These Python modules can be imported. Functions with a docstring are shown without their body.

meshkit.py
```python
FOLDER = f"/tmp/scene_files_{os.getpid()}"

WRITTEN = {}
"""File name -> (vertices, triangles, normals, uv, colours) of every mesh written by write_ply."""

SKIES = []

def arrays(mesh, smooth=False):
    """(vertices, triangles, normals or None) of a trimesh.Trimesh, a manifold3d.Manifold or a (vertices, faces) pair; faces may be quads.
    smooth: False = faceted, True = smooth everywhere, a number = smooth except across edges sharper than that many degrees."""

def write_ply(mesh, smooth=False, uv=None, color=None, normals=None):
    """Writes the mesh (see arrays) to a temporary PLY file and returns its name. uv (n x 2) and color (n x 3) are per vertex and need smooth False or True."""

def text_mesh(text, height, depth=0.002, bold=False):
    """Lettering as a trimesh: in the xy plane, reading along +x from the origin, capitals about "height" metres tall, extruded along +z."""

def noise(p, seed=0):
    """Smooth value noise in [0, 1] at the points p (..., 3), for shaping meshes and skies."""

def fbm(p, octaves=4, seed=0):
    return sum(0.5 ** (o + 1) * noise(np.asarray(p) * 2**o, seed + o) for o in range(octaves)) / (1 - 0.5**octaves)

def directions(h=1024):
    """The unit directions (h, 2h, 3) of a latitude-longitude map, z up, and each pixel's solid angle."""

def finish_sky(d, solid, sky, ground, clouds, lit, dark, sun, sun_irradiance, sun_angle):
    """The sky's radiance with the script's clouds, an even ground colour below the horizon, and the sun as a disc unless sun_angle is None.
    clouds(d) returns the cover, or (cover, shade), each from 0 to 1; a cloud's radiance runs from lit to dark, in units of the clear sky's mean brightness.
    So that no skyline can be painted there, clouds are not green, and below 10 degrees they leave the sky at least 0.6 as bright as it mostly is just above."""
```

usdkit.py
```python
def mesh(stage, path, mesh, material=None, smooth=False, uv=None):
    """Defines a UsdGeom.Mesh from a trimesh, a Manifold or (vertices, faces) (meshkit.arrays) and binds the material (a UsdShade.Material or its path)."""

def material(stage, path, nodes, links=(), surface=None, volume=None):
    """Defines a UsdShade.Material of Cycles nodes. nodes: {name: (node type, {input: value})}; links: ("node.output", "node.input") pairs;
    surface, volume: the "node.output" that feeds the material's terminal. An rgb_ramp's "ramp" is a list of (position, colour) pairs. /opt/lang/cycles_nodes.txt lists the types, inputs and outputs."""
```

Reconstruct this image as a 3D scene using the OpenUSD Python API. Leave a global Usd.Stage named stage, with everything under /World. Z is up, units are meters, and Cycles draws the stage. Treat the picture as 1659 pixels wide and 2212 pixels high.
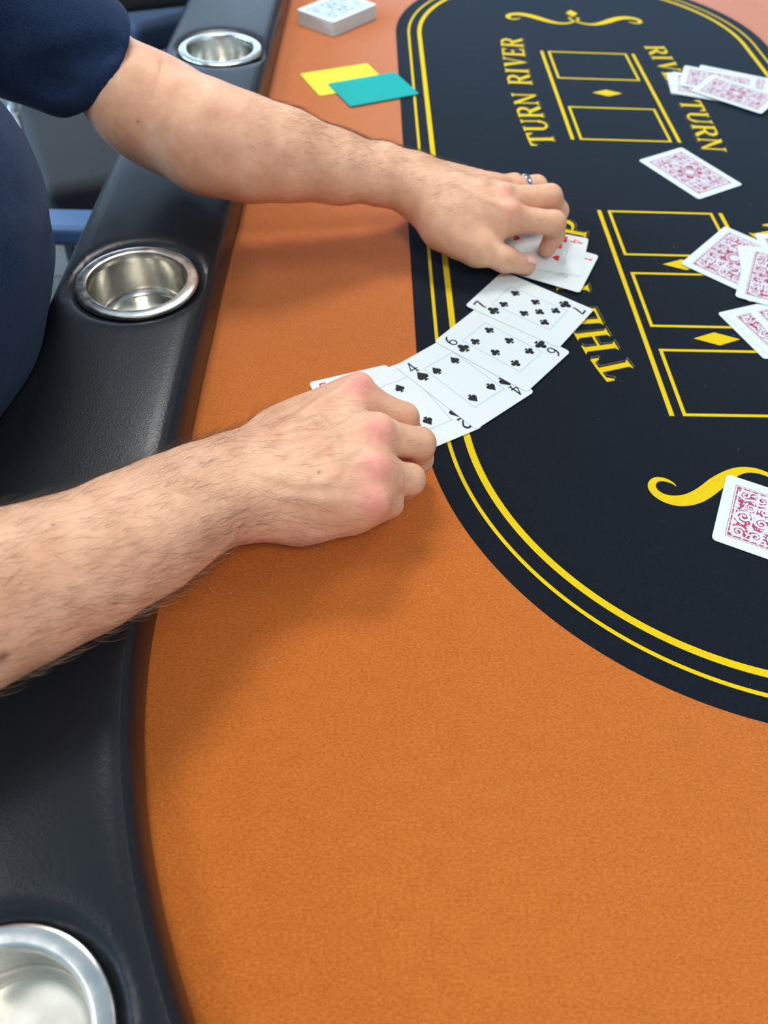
import math, random
import numpy as np, trimesh, shapely
import shapely.geometry as sg
import shapely.affinity as sa
from shapely.ops import unary_union
import manifold3d as m3
import usdkit, meshkit
from pxr import Usd, UsdGeom, UsdLux, UsdShade, Gf, Sdf, Vt

random.seed(7); RNG = np.random.default_rng(7)
stage = Usd.Stage.CreateInMemory()
UsdGeom.SetStageUpAxis(stage, UsdGeom.Tokens.z); UsdGeom.SetStageMetersPerUnit(stage, 1.0)
UsdGeom.Xform.Define(stage, '/World'); UsdGeom.Scope.Define(stage, '/World/Looks')
TZ = 0.76          # height of the table's felt above the floor; everything below is measured from the felt
W, H, FPX = 1659, 2212, 1661.0
CAM_H = 0.39328
CAM_R = np.array([[0.99921656, -0.01001487, -0.03828801], [-0.0160700, 0.78143330, -0.62378182], [0.03616661, 0.62390841, 0.78066015]])

# ------------------------------------------------------------------ camera, light, exposure
cam = UsdGeom.Camera.Define(stage, '/World/camera')
cam.CreateHorizontalApertureAttr(26.0 * W / FPX); cam.CreateVerticalApertureAttr(26.0 * H / FPX); cam.CreateFocalLengthAttr(26.0)
cam.CreateFStopAttr(7.2); cam.CreateFocusDistanceAttr(0.47); cam.CreateClippingRangeAttr(Gf.Vec2f(0.01, 60)); cam.CreateExposureAttr(0.0)
M = np.eye(4); M[:3, :3] = CAM_R.T; M[3, :3] = [0, 0, CAM_H + TZ]
cam.AddTransformOp().Set(Gf.Matrix4d(*M.ravel().tolist()))

def rect_light(name, loc, look, w, h, inten, col):
    l = UsdLux.RectLight.Define(stage, '/World/' + name)
    l.CreateWidthAttr(w); l.CreateHeightAttr(h); l.CreateIntensityAttr(inten); l.CreateColorAttr(Gf.Vec3f(*col))
    z = -np.array(look, float); z /= np.linalg.norm(z)
    up = np.array([0, 0, 1.0]) if abs(z[2]) < .9 else np.array([0, 1.0, 0])
    x = np.cross(up, z); x /= np.linalg.norm(x); y = np.cross(z, x)
    m = np.eye(4); m[0, :3], m[1, :3], m[2, :3], m[3, :3] = x, y, z, np.array(loc) + [0, 0, TZ]
    l.AddTransformOp().Set(Gf.Matrix4d(*m.ravel().tolist()))
WIN_Y = [(-2.0, 0.1), (0.5, 2.4), (2.8, 4.6)]                     # windows of the left wall
for k, (a, b) in enumerate(WIN_Y):
    rect_light('window_light_%d' % k, (-3.32, (a + b) / 2, 0.87), (1, 0, -.0), b - a, 1.94, 12.0, (.40, .68, 1.0))
rect_light('window_light_far', (-1.2, 5.12, 0.87), (0, -1, 0), 3.2, 1.94, 1.8, (.42, .68, 1.0))
LAMPS = [(-0.2, 1.75), (-1.35, .30), (.35, -1.0), (1.5, 1.1)]  # the third panel is an added fill that brightens the arms' near side
for k, (x, y) in enumerate(LAMPS):
    rect_light('ceiling_panel_light_%d' % k, (x, y, 1.915), (0, 0, -1), .58, .58, (32.0, 12.0, 25.0, 9.0)[k], (1.0, .97, .93))
dome = UsdLux.DomeLight.Define(stage, '/World/sky'); dome.CreateIntensityAttr(0.35); dome.CreateColorAttr(Gf.Vec3f(.75, .87, 1.0))

def C(px, py, z=0.0):
    """the point at height z over the felt seen at a pixel of the photograph"""
    d = CAM_R @ np.array([(px - W / 2) / FPX, -(py - H / 2) / FPX, -1.0])
    return np.array([0, 0, CAM_H]) + d * (z - CAM_H) / d[2]
def pxm(p):
    return FPX / -((np.asarray(p) - [0, 0, CAM_H]) @ CAM_R)[2]

# ------------------------------------------------------------------ helpers
USED = {}
def numbered(parent, name):
    k = USED.get((parent, name), -1) + 1; USED[(parent, name)] = k
    return parent + '/' + (name if k == 0 else '%s_%03d' % (name, k))
def tag(p, label=None, cat=None, group=None, kind=None):
    for k, v in (('label', label), ('category', cat), ('group', group), ('kind', kind)):
        if v: p.SetCustomDataByKey(k, v)
    return p
def thing(name, label, cat, loc=(0, 0, 0), rot=0.0, group=None, kind=None):
    x = UsdGeom.Xform.Define(stage, numbered('/World', name))
    x.AddTranslateOp().Set(Gf.Vec3d(loc[0], loc[1], loc[2] + TZ)); x.AddRotateZOp().Set(math.degrees(rot))
    return tag(x.GetPrim(), label, cat, group, kind)
def arr(mesh):
    if hasattr(mesh, 'to_mesh'):
        m = mesh.to_mesh(); return np.array(m.vert_properties[:, :3], float), np.array(m.tri_verts)
    if isinstance(mesh, (tuple, list)): return np.asarray(mesh[0], float), np.asarray(mesh[1])
    return np.array(mesh.vertices), np.array(mesh.faces)
def part(parent, name, mesh, mat, smooth=30, label=None, kind=None, tint=None):
    """one mesh under a thing or part; vertices are given relative to the thing's base"""
    p = usdkit.mesh(stage, numbered(str(parent.GetPath()), name), arr(mesh), mat, smooth)
    if tint is not None:
        UsdGeom.PrimvarsAPI(p).CreatePrimvar('tint', Sdf.ValueTypeNames.Color3fArray, 'vertex').Set(Vt.Vec3fArray.FromNumpy(tint.astype(np.float32)))
    return tag(p.GetPrim(), label, None, None, kind)
def top(name, mesh, mat, smooth=30, label=None, cat=None, group=None, kind=None):
    v, f = arr(mesh)
    return tag(usdkit.mesh(stage, numbered('/World', name), (v + [0, 0, TZ], f), mat, smooth).GetPrim(), label, cat, group, kind)
def copy_of(src, label, loc, rot):
    was = src.GetCustomData()
    r = thing(src.GetName(), label, was['category'], loc, rot, was.get('group'))
    r.GetReferences().AddInternalReference(src.GetPath()); r.SetInstanceable(True)
    return r
def box(c, s, rot=0):
    b = trimesh.creation.box(s)
    if rot: b.apply_transform(trimesh.transformations.rotation_matrix(rot, [0, 0, 1]))
    b.apply_translation(c); return b
def cat(ms): return trimesh.util.concatenate(ms)
def rbox(c, s, r, n=10):
    """a box with rounded edges"""
    s = np.array(s) / 2 - r
    pts = [m3.Manifold.sphere(r, n * 2).translate([sx * s[0], sy * s[1], sz * s[2]]) for sx in (-1, 1) for sy in (-1, 1) for sz in (-1, 1)]
    return m3.Manifold.batch_hull(pts).translate([float(q) for q in c])
def flat(poly, z0, t=.00004):
    """a shapely shape as a thin print lying at z0"""
    gs = [g for g in getattr(poly, 'geoms', [poly]) if g.geom_type == 'Polygon' and g.area > 1e-10]
    ms = []
    for g in gs:
        m = trimesh.creation.extrude_polygon(g, t, engine='earcut'); m.apply_translation([0, 0, z0]); ms.append(m)
    return cat(ms)
def tube(pts, r, n=10):
    pts = np.asarray(pts, float); r = np.broadcast_to(np.asarray(r, float), len(pts))
    t = np.gradient(pts, axis=0); t /= np.linalg.norm(t, axis=1)[:, None]
    up = np.array([0, 0, 1.0]) if abs(t[0][2]) < .9 else np.array([1.0, 0, 0])
    V = []
    for p, d, q in zip(pts, t, r):
        a = np.cross(up, d); a /= np.linalg.norm(a); b = np.cross(d, a); up = b if abs(b @ up) > .2 else up
        th = np.linspace(0, 2 * np.pi, n, endpoint=False)
        V.append(p + q * (np.cos(th)[:, None] * a + np.sin(th)[:, None] * b))
    V = np.vstack(V + [pts[:1], pts[-1:]]); F = []
    for i in range(len(pts) - 1):
        for j in range(n):
            a, b = i * n + j, i * n + (j + 1) % n; F += [[a, b, b + n], [a, b + n, a + n]]
    e = (len(pts) - 1) * n
    for j in range(n): F += [[len(V) - 2, (j + 1) % n, j], [len(V) - 1, e + j, e + (j + 1) % n]]
    return trimesh.Trimesh(V, F, process=False)
def lathe(prof, n=96):
    m = trimesh.creation.revolve(np.array(prof), sections=n); return m

# ------------------------------------------------------------------ materials
LK = '/World/Looks/'
def lin(*c): return tuple(((x / 255) / 12.92 if x / 255 <= .04045 else ((x / 255 + .055) / 1.055) ** 2.4) for x in c)
def simple(name, col, rough=.5, **kw):
    return usdkit.material(stage, LK + name, {'p': ('principled_bsdf', {'base_color': col, 'roughness': rough, **kw})}, [], surface='p.BSDF')
def cloth(name, c1, c2, scale, bump, sheen, sheen_tint=(1, 1, 1), rough=.95, stretch=(1, 1, 1), fine=.5, big=None):
    n = {'g': ('geometry', {}), 'm': ('mapping', {'scale': stretch}), 'a': ('noise_texture', {'scale': scale, 'detail': 3, 'roughness': .65}),
         'b': ('noise_texture', {'scale': scale * .13, 'detail': 3}), 'w': ('white_noise_texture', {}),
         'mx': ('mix_float', {'fac': .14}), 'r': ('rgb_ramp', {'ramp': [(.34, c1), (.66, c2)]}),
         'u': ('bump', {'strength': fine, 'distance': bump}), 'p': ('principled_bsdf', {'roughness': rough, 'specular_ior_level': .15, 'sheen_weight': sheen, 'sheen_roughness': .45, 'sheen_tint': sheen_tint})}
    l = [('g.position', 'm.vector'), ('m.vector', 'a.vector'), ('m.vector', 'b.vector'), ('a.fac', 'mx.a'), ('b.fac', 'mx.b'), ('mx.result', 'r.fac'), ('r.color', 'p.base_color'),
         ('a.fac', 'u.height'), ('u.normal', 'p.normal')]
    n.pop('w')
    return usdkit.material(stage, LK + name, n, l, surface='p.BSDF')
m_orange = cloth('orange_felt', (.41, .103, .012), (.62, .172, .026), 900, .0005, .48, (.95, .92, .95), stretch=(.55, 1.0, 1), fine=.8)
m_black = cloth('black_felt', (.0035, .0055, .0095), (.0075, .0105, .0165), 900, .0003, .12, (.6, .8, 1), stretch=(.55, 1, 1), fine=.4)
m_gold = cloth('gold_print', (.70, .49, .005), (.78, .56, .008), 700, .0002, .05, fine=.3)
m_olive = simple('olive_shadow_print', (.10, .095, .03), .9)
m_vinyl = usdkit.material(stage, LK + 'black_vinyl', {'g': ('geometry', {}), 'v': ('voronoi_texture', {'scale': 900}), 'n': ('noise_texture', {'scale': 350, 'detail': 3}), 'mx': ('mix_float', {'fac': .5}),
    'u': ('bump', {'strength': .22, 'distance': .0004}), 'p': ('principled_bsdf', {'base_color': (.010, .0125, .0155), 'roughness': .30, 'specular_ior_level': .25})},
    [('g.position', 'v.vector'), ('g.position', 'n.vector'), ('v.distance', 'mx.a'), ('n.fac', 'mx.b'), ('mx.result', 'u.height'), ('u.normal', 'p.normal')], surface='p.BSDF')
m_steel = usdkit.material(stage, LK + 'brushed_steel', {'g': ('geometry', {}), 'n': ('noise_texture', {'scale': 90, 'detail': 4}), 'r': ('map_range', {'from_min': .3, 'from_max': .7, 'to_min': .16, 'to_max': .26}),
    'p': ('principled_bsdf', {'base_color': (.74, .72, .66), 'metallic': 1.0, 'roughness': .2})}, [('g.position', 'n.vector'), ('n.fac', 'r.value'), ('r.result', 'p.roughness')], surface='p.BSDF')
m_steel_floor = usdkit.material(stage, LK + 'worn_steel', {'g': ('geometry', {}), 'n': ('noise_texture', {'scale': 60, 'detail': 5}), 'c': ('rgb_ramp', {'ramp': [(.3, (.50, .47, .40)), (.6, (.68, .66, .58))]}),
    'p': ('principled_bsdf', {'metallic': 1.0, 'roughness': .36})}, [('g.position', 'n.vector'), ('n.fac', 'c.fac'), ('c.color', 'p.base_color')], surface='p.BSDF')
m_card = simple('card_white', (.715, .775, .760), .38, specular_ior_level=.4)
m_card_red = simple('card_back_red', lin(168, 62, 92), .42)
m_card_line = simple('card_back_line', lin(150, 82, 104), .42)
m_card_blue = simple('card_back_blue', lin(88, 146, 158), .42)
m_card_scroll = simple('card_back_scroll', (.68, .70, .75), .40)
m_ink = simple('black_ink', (.008, .010, .011), .55, specular_ior_level=.2)
m_red = simple('red_ink', (.72, .035, .03), .5, specular_ior_level=.2)
m_frame = simple('pale_blue_ink', lin(140, 178, 212), .4)
m_yel_ink = simple('yellow_ink', lin(225, 205, 60), .4); m_blue_ink = simple('blue_ink', lin(70, 130, 180), .4)
m_yellow = simple('yellow_plastic', (.80, .78, .045), .6, specular_ior_level=.2)
m_teal = simple('teal_plastic', (.0, .36, .33), .6, specular_ior_level=.2)
m_shirt = cloth('navy_jersey', (.006, .016, .046), (.020, .042, .100), 1100, .0006, .12, (.6, .75, 1), stretch=(1, 1, 1), fine=.6)
m_trouser = simple('dark_denim', (.02, .024, .035), .9)
m_shoe = simple('dark_leather', (.02, .017, .015), .5)
m_chrome = simple('chrome', (.75, .74, .72), .18, metallic=1.0)
m_seat = simple('charcoal_fabric', (.018, .020, .022), .85)
m_navy = simple('navy_upholstery', (.006, .022, .060), .7)
m_armrest = simple('slate_blue_vinyl', (.060, .135, .275), .35)
m_tablebody = simple('dark_table_body', (.012, .012, .014), .6)
m_wall = usdkit.material(stage, LK + 'wall_paint', {'g': ('geometry', {}), 'n': ('noise_texture', {'scale': 3, 'detail': 3}), 'r': ('rgb_ramp', {'ramp': [(.3, (.60, .58, .55)), (.7, (.66, .64, .61))]}), 'p': ('principled_bsdf', {'roughness': .8})},
    [('g.position', 'n.vector'), ('n.fac', 'r.fac'), ('r.color', 'p.base_color')], surface='p.BSDF')
m_ceiling = simple('ceiling_paint', (.72, .71, .69), .9)
m_trim = simple('white_trim', (.70, .70, .70), .4)
m_glass = usdkit.material(stage, LK + 'window_glass', {'t': ('transparent_bsdf', {}), 'g': ('glossy_bsdf', {'roughness': .02}), 'f': ('fresnel', {'IOR': 1.45}), 'x': ('mix_closure', {})},
    [('f.fac', 'x.fac'), ('t.BSDF', 'x.closure1'), ('g.BSDF', 'x.closure2')], surface='x.closure')
def plank_mat(i, v):
    return usdkit.material(stage, LK + 'floor_plank_%d' % i, {'g': ('geometry', {}), 'm': ('mapping', {'scale': (3, 60, 60)}), 'n': ('noise_texture', {'scale': 1.6, 'detail': 5}),
        'r': ('rgb_ramp', {'ramp': [(.3, tuple(v * q for q in (.15, .15, .135))), (.7, tuple(v * q for q in (.25, .245, .22)))]}), 'p': ('principled_bsdf', {'roughness': .5})},
        [('g.position', 'm.vector'), ('m.vector', 'n.vector'), ('n.fac', 'r.fac'), ('r.color', 'p.base_color')], surface='p.BSDF')
m_plank = [plank_mat(i, v) for i, v in enumerate((.50, .60, .68))]
m_skin = usdkit.material(stage, LK + 'skin', {'g': ('geometry', {}), 't': ('attribute', {'attribute': 'tint'}), 'n': ('noise_texture', {'scale': 140, 'detail': 4, 'roughness': .6}), 'v': ('voronoi_texture', {'scale': 1150, 'feature': 'distance_to_edge'}),
    'n2': ('noise_texture', {'scale': 38, 'detail': 3}), 'r': ('rgb_ramp', {'ramp': [(.28, (.86, .79, .76)), (.72, (1.1, 1.14, 1.16))]}), 'x': ('mix_color', {'blend_type': 'multiply', 'fac': 1.0, 'use_clamp': False}),
    'r2': ('rgb_ramp', {'ramp': [(.3, (.94, .90, .88)), (.7, (1.05, 1.06, 1.06))]}), 'x2': ('mix_color', {'blend_type': 'multiply', 'fac': 1.0, 'use_clamp': False}),
    'mx': ('mix_float', {'fac': .45}), 'u': ('bump', {'strength': .48, 'distance': .0006}),
    'p': ('principled_bsdf', {'roughness': .5, 'specular_ior_level': .38, 'subsurface_weight': .18, 'subsurface_scale': .004, 'subsurface_radius': (1, .35, .2)})},
    [('g.position', 'n.vector'), ('g.position', 'v.vector'), ('g.position', 'n2.vector'), ('n2.fac', 'r.fac'), ('t.color', 'x.a'), ('r.color', 'x.b'), ('n.fac', 'r2.fac'), ('x.result', 'x2.a'), ('r2.color', 'x2.b'), ('x2.result', 'p.base_color'),
     ('n.fac', 'mx.a'), ('v.distance', 'mx.b'), ('mx.result', 'u.height'), ('u.normal', 'p.normal')], surface='p.BSDF')
m_nail = simple('fingernail', (.74, .44, .38), .3)
m_hair_dark = simple('dark_body_hair', (.045, .026, .017), .45)
m_hair_fair = simple('fair_body_hair', (.62, .42, .26), .4)

# ------------------------------------------------------------------ the room
X0, X1, Y0, Y1, ZF, ZC = -3.2, 3.4, -3.2, 5.0, -TZ, 1.94
fl = thing('floor', None, None, (0, 0, ZF), kind='structure')
part(fl, 'subfloor', box(((X0 + X1) / 2, (Y0 + Y1) / 2, -.03), (X1 - X0, Y1 - Y0, .04)), m_tablebody, False)
pw, pl = .155, 1.25
k = 0
for j, y in enumerate(np.arange(-.2, 4.9, pw)):
    off = (j * .437) % pl
    for x in np.arange(-3.2 - off, .6, pl):
        a, b = max(x, -3.19), min(x + pl, .6)
        if b - a < .05: continue
        part(fl, 'plank', box(((a + b) / 2, y + pw / 2, -.005 + RNG.uniform(-.0003, .0003)), (b - a - .003, pw - .003, .01)), m_plank[int(RNG.integers(3))], False); k += 1
part(fl, 'far_planking', cat([box(((X0 + X1) / 2, (Y0 - .2) / 2, -.006), (X1 - X0, -.2 - Y0, .01)), box(((.6 + X1) / 2, (Y1 - .2) / 2, -.006), (X1 - .6, Y1 + .2, .01))]), m_plank[1], False, kind='stuff')
top('ceiling', box(((X0 + X1) / 2, (Y0 + Y1) / 2, ZC + .03), (X1 - X0 + .3, Y1 - Y0 + .3, .06)), m_ceiling, False, kind='structure')
def wall(name, lo, hi, holes):
    w = m3.Manifold.cube([float(b - a) for a, b in zip(lo, hi)]).translate([float(q) for q in lo])
    for a, b in holes: w -= m3.Manifold.cube([float(q - p) for p, q in zip(a, b)]).translate([float(q) for q in a])
    return top(name, w, m_wall, False, kind='structure')
wall('wall_left', (X0 - .12, Y0, ZF), (X0, Y1, ZC), [((X0 - .2, a, -.1), (X0 + .1, b, 1.84)) for a, b in WIN_Y])
wall('wall_far', (X0 - .12, Y1, ZF), (X1 + .12, Y1 + .12, ZC), [((-2.8, Y1 - .1, -.1), (.4, Y1 + .2, 1.84))])
wall('wall_right', (X1, Y0, ZF), (X1 + .12, Y1, ZC), [])
wall('wall_near', (X0 - .12, Y0 - .12, ZF), (X1 + .12, Y0, ZC), [])
def window(n, c, span, along):
    w = thing('window_%d' % n, None, None, (0, 0, 0), kind='structure')
    a, b = span; z0, z1 = -.1, 1.84
    def bar(p0, p1, t=.05):
        lo = np.minimum(p0, p1) - t / 2; hi = np.maximum(p0, p1) + t / 2
        lo3 = (c - .03, lo[0], lo[1]) if along == 'y' else (lo[0], c - .03, lo[1]); hi3 = (c + .03, hi[0], hi[1]) if along == 'y' else (hi[0], c + .03, hi[1])
        return box((np.array(lo3) + hi3) / 2, np.array(hi3) - lo3)
    mid = (a + b) / 2
    P = np.array
    part(w, 'window_frame', cat([bar(P([a + .03, z0 + .03]), P([a + .03, z1 - .03])), bar(P([b - .03, z0 + .03]), P([b - .03, z1 - .03])), bar(P([a + .06, z0 + .03]), P([b - .06, z0 + .03])), bar(P([a + .06, z1 - .03]), P([b - .06, z1 - .03])), bar(P([mid, z0 + .06]), P([mid, z1 - .06]))]), m_trim, False)
    for s0, s1 in ((a + .06, mid - .025), (mid + .025, b - .06)):
        s = (.006, s1 - s0, z1 - z0 - .12) if along == 'y' else (s1 - s0, .006, z1 - z0 - .12)
        ce = (c, (s0 + s1) / 2, (z0 + z1) / 2) if along == 'y' else ((s0 + s1) / 2, c, (z0 + z1) / 2)
        part(w, 'pane', box(ce, s), m_glass, False)
for i, (a, b) in enumerate(WIN_Y): window(i + 1, X0 - .05, (a, b), 'y')
window(4, Y1 + .05, (-2.8, .4), 'x')
for k, (x, y) in enumerate(LAMPS):
    lamp = thing('ceiling_light', ['square ceiling light panel over the far half of the table', 'square ceiling light panel behind the seated player', 'added square fill light panel beyond the near end of the table', 'square ceiling light panel to the right of the table'][k], 'ceiling light', (x, y, 1.92), group='ceiling light panels')
    fr = m3.Manifold.cube([.64, .64, .03], True) - m3.Manifold.cube([.58, .58, .1], True)
    part(lamp, 'frame', fr.translate([0, 0, .005]), m_trim, False)
    part(lamp, 'backing', box((0, 0, .012), (.58, .58, .008)), m_trim, False)

# ------------------------------------------------------------------ the poker table
TX = .295                                            # the table's long axis
def stadium(r, y0, y1, n=72):
    t = np.linspace(0, np.pi, n)
    near = np.c_[TX - r * np.cos(t), y0 - r * np.sin(t)]; far = np.c_[TX + r * np.cos(t), y1 + r * np.sin(t)]
    ys = np.linspace(y0, y1, 60)[1:-1]
    return np.vstack([near, np.c_[np.full(58, TX + r), ys], far, np.c_[np.full(58, TX - r), ys[::-1]]])
def body_outline(r, y0, y1, n=72):                   # the table itself sits slightly askew to its printed layout
    q = stadium(r, y0, y1, n); return np.c_[q[:, 0] + .0115 * (np.sqrt((q[:, 1] - .42) ** 2 + .0009) + q[:, 1] - .42), q[:, 1]]
RI, YA, YB = .4075, .230, 1.295                       # inside of the rail
table = thing('poker_table', 'oval poker table with orange felt, black printed betting layout and padded black vinyl rail', 'table')
felt = part(table, 'playing_surface', trimesh.creation.extrude_polygon(sg.Polygon(body_outline(RI + .03, YA, YB)), .02, engine='earcut').apply_translation([0, 0, -.02]), m_orange, False, label='orange felt playing surface')
RB, YC, YD = .2475, .407, 1.112
black_poly = sg.Polygon(stadium(RB, YC, YD, 120))
part(felt, 'printed_panel', flat(black_poly, 0, .0002), m_black, False, label='black stadium-shaped printed panel')
Z1 = .0002
def ring(r, w): return sg.Polygon(stadium(r + w / 2, YC, YD, 160), [stadium(r - w / 2, YC, YD, 160)])
part(felt, 'border_line', flat(ring(.2305, .0027), Z1), m_gold, False, label='thin outer yellow border line')
part(felt, 'border_line', flat(ring(.2165, .0050), Z1), m_gold, False, label='thick inner yellow border line')
def rect(x0, y0, x1, y1): return sg.box(min(x0, x1), min(y0, y1), max(x0, x1), max(y0, y1))
LWD = .0029
for x0, x1, y0, y1 in [(.2430, .3464, .6166, .6925), (.2430, .3464, .5130, .5902), (.2430, .3464, .408, .485), (.2413, .3434, .9915, 1.0727), (.2413, .3434, .836, .9164)]:
    q = rect(x0, y0, x1, y1); part(felt, 'street_box', flat(q.difference(q.buffer(-LWD, join_style=2)), Z1), m_gold, False)
for x, y0, y1 in [(.2346, .408, .6925), (.3545, .408, .6925), (.2334, .836, 1.0727), (.3518, .836, 1.0727)]:
    part(felt, 'bar_line', flat(rect(x - .0019, y0, x + .0019, y1), Z1), m_gold, False)
for y, hw, hh in [(.4990, .0195, .0083), (.6035, .0195, .0083), (.9547, .0180, .0088)]:
    part(felt, 'diamond', flat(sg.Polygon([(TX - hw, y), (TX, y + hh), (TX + hw, y), (TX, y - hh)]), Z1), m_gold, False)
# --- lettering: serif capitals on arcs, tops facing outwards
def ln(pts, w): return sg.LineString(pts).buffer(w / 2, cap_style=2, join_style=2)
def serif(x, y, w, d):                                # a bracketed slab foot; d = +1 stands on the baseline, -1 hangs from the cap line
    return sg.Polygon([(x - w, y), (x + w, y), (x + w * .35, y + d * .10), (x - w * .35, y + d * .10)])
def arc(cx, cy, rx, ry, a0, a1, n=24):
    t = np.radians(np.linspace(a0, a1, n)); return np.c_[cx + rx * np.cos(t), cy + ry * np.sin(t)]
TK, TN = .16, .075
def stem(x, w=TK, y0=0, y1=1): return unary_union([ln([(x, y0), (x, y1)], w), serif(x, 0, w * 1.05, 1) if y0 == 0 else sg.Point(x, y0).buffer(.001), serif(x, 1, w * 1.05, -1) if y1 == 1 else sg.Point(x, y1).buffer(.001)])
def sweep(pts, w0, w1):                              # crescent stroke: thick in the middle
    pts = np.asarray(pts); t = np.gradient(pts, axis=0); t /= np.linalg.norm(t, axis=1)[:, None]; nrm = np.c_[-t[:, 1], t[:, 0]]
    w = (w0 + (w1 - w0) * np.sin(np.linspace(0, np.pi, len(pts))) ** 1)[:, None] / 2
    return sg.Polygon(np.vstack([pts + nrm * w, (pts - nrm * w)[::-1]])).buffer(0)
GL = {
    'T': (.80, [stem(.40), ln([(.02, .955), (.78, .955)], TN), sg.Polygon([(.0, .99), (.0, .74), (.05, .74), (.14, .92)]), sg.Polygon([(.80, .99), (.80, .74), (.75, .74), (.66, .92)])]),
    'U': (.78, [ln([(.16, .32), (.16, 1)], TK), serif(.16, 1, .17, -1), ln([(.66, .32), (.66, 1)], TN), serif(.66, 1, .13, -1), sweep(arc(.40, .32, .25, .28, 180, 360), .15, .09)]),
    'R': (.78, [stem(.17), sweep(np.vstack([[(.2, .96)], arc(.40, .73, .25, .23, 90, -90), [(.2, .50)]]), .07, .16), sg.Polygon([(.33, .50), (.50, .52), (.80, .06), (.80, 0), (.62, 0)])]),
    'N': (.86, [ln([(.14, 0), (.14, .97)], TN), serif(.14, 0, .13, 1), ln([(.72, .03), (.72, 1)], TN), serif(.72, 1, .13, -1), sg.Polygon([(.02, 1), (.22, 1), (.76, 0), (.66, 0)])]),
    'I': (.40, [stem(.20)]),
    'V': (.80, [sg.Polygon([(.06, 1), (.26, 1), (.47, .2), (.40, 0)]), sg.Polygon([(.68, 1), (.75, 1), (.44, 0), (.38, 0)]), serif(.16, 1, .17, -1), serif(.71, 1, .13, -1)]),
    'E': (.70, [stem(.17), ln([(.17, .96), (.62, .96)], TN), ln([(.17, .52), (.50, .52)], TN), ln([(.17, .04), (.64, .04)], TN), sg.Polygon([(.64, 1), (.64, .76), (.59, .80), (.52, .93)]), sg.Polygon([(.67, 0), (.67, .26), (.61, .22), (.54, .07)]), ln([(.50, .42), (.50, .62)], .05)]),
    'F': (.66, [stem(.17), ln([(.17, .96), (.60, .96)], TN), ln([(.17, .52), (.48, .52)], TN), sg.Polygon([(.64, 1), (.64, .72), (.58, .78), (.50, .93)]), ln([(.48, .42), (.48, .62)], .05)]),
    'H': (.84, [stem(.17), stem(.67), ln([(.17, .5), (.67, .5)], TN)]),
    'L': (.66, [stem(.17), ln([(.17, .04), (.6, .04)], TN), sg.Polygon([(.64, 0), (.64, .28), (.58, .22), (.50, .07)])]),
    'O': (.86, [sg.Polygon(arc(.43, .5, .39, .51, 0, 360, 60)).difference(sg.Polygon(arc(.43, .5, .22, .45, 0, 360, 60)))]),
    'P': (.74, [stem(.17), sweep(np.vstack([[(.2, .96)], arc(.38, .72, .27, .24, 90, -90), [(.2, .48)]]), .07, .17)]),
    ' ': (.42, [])}
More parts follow.
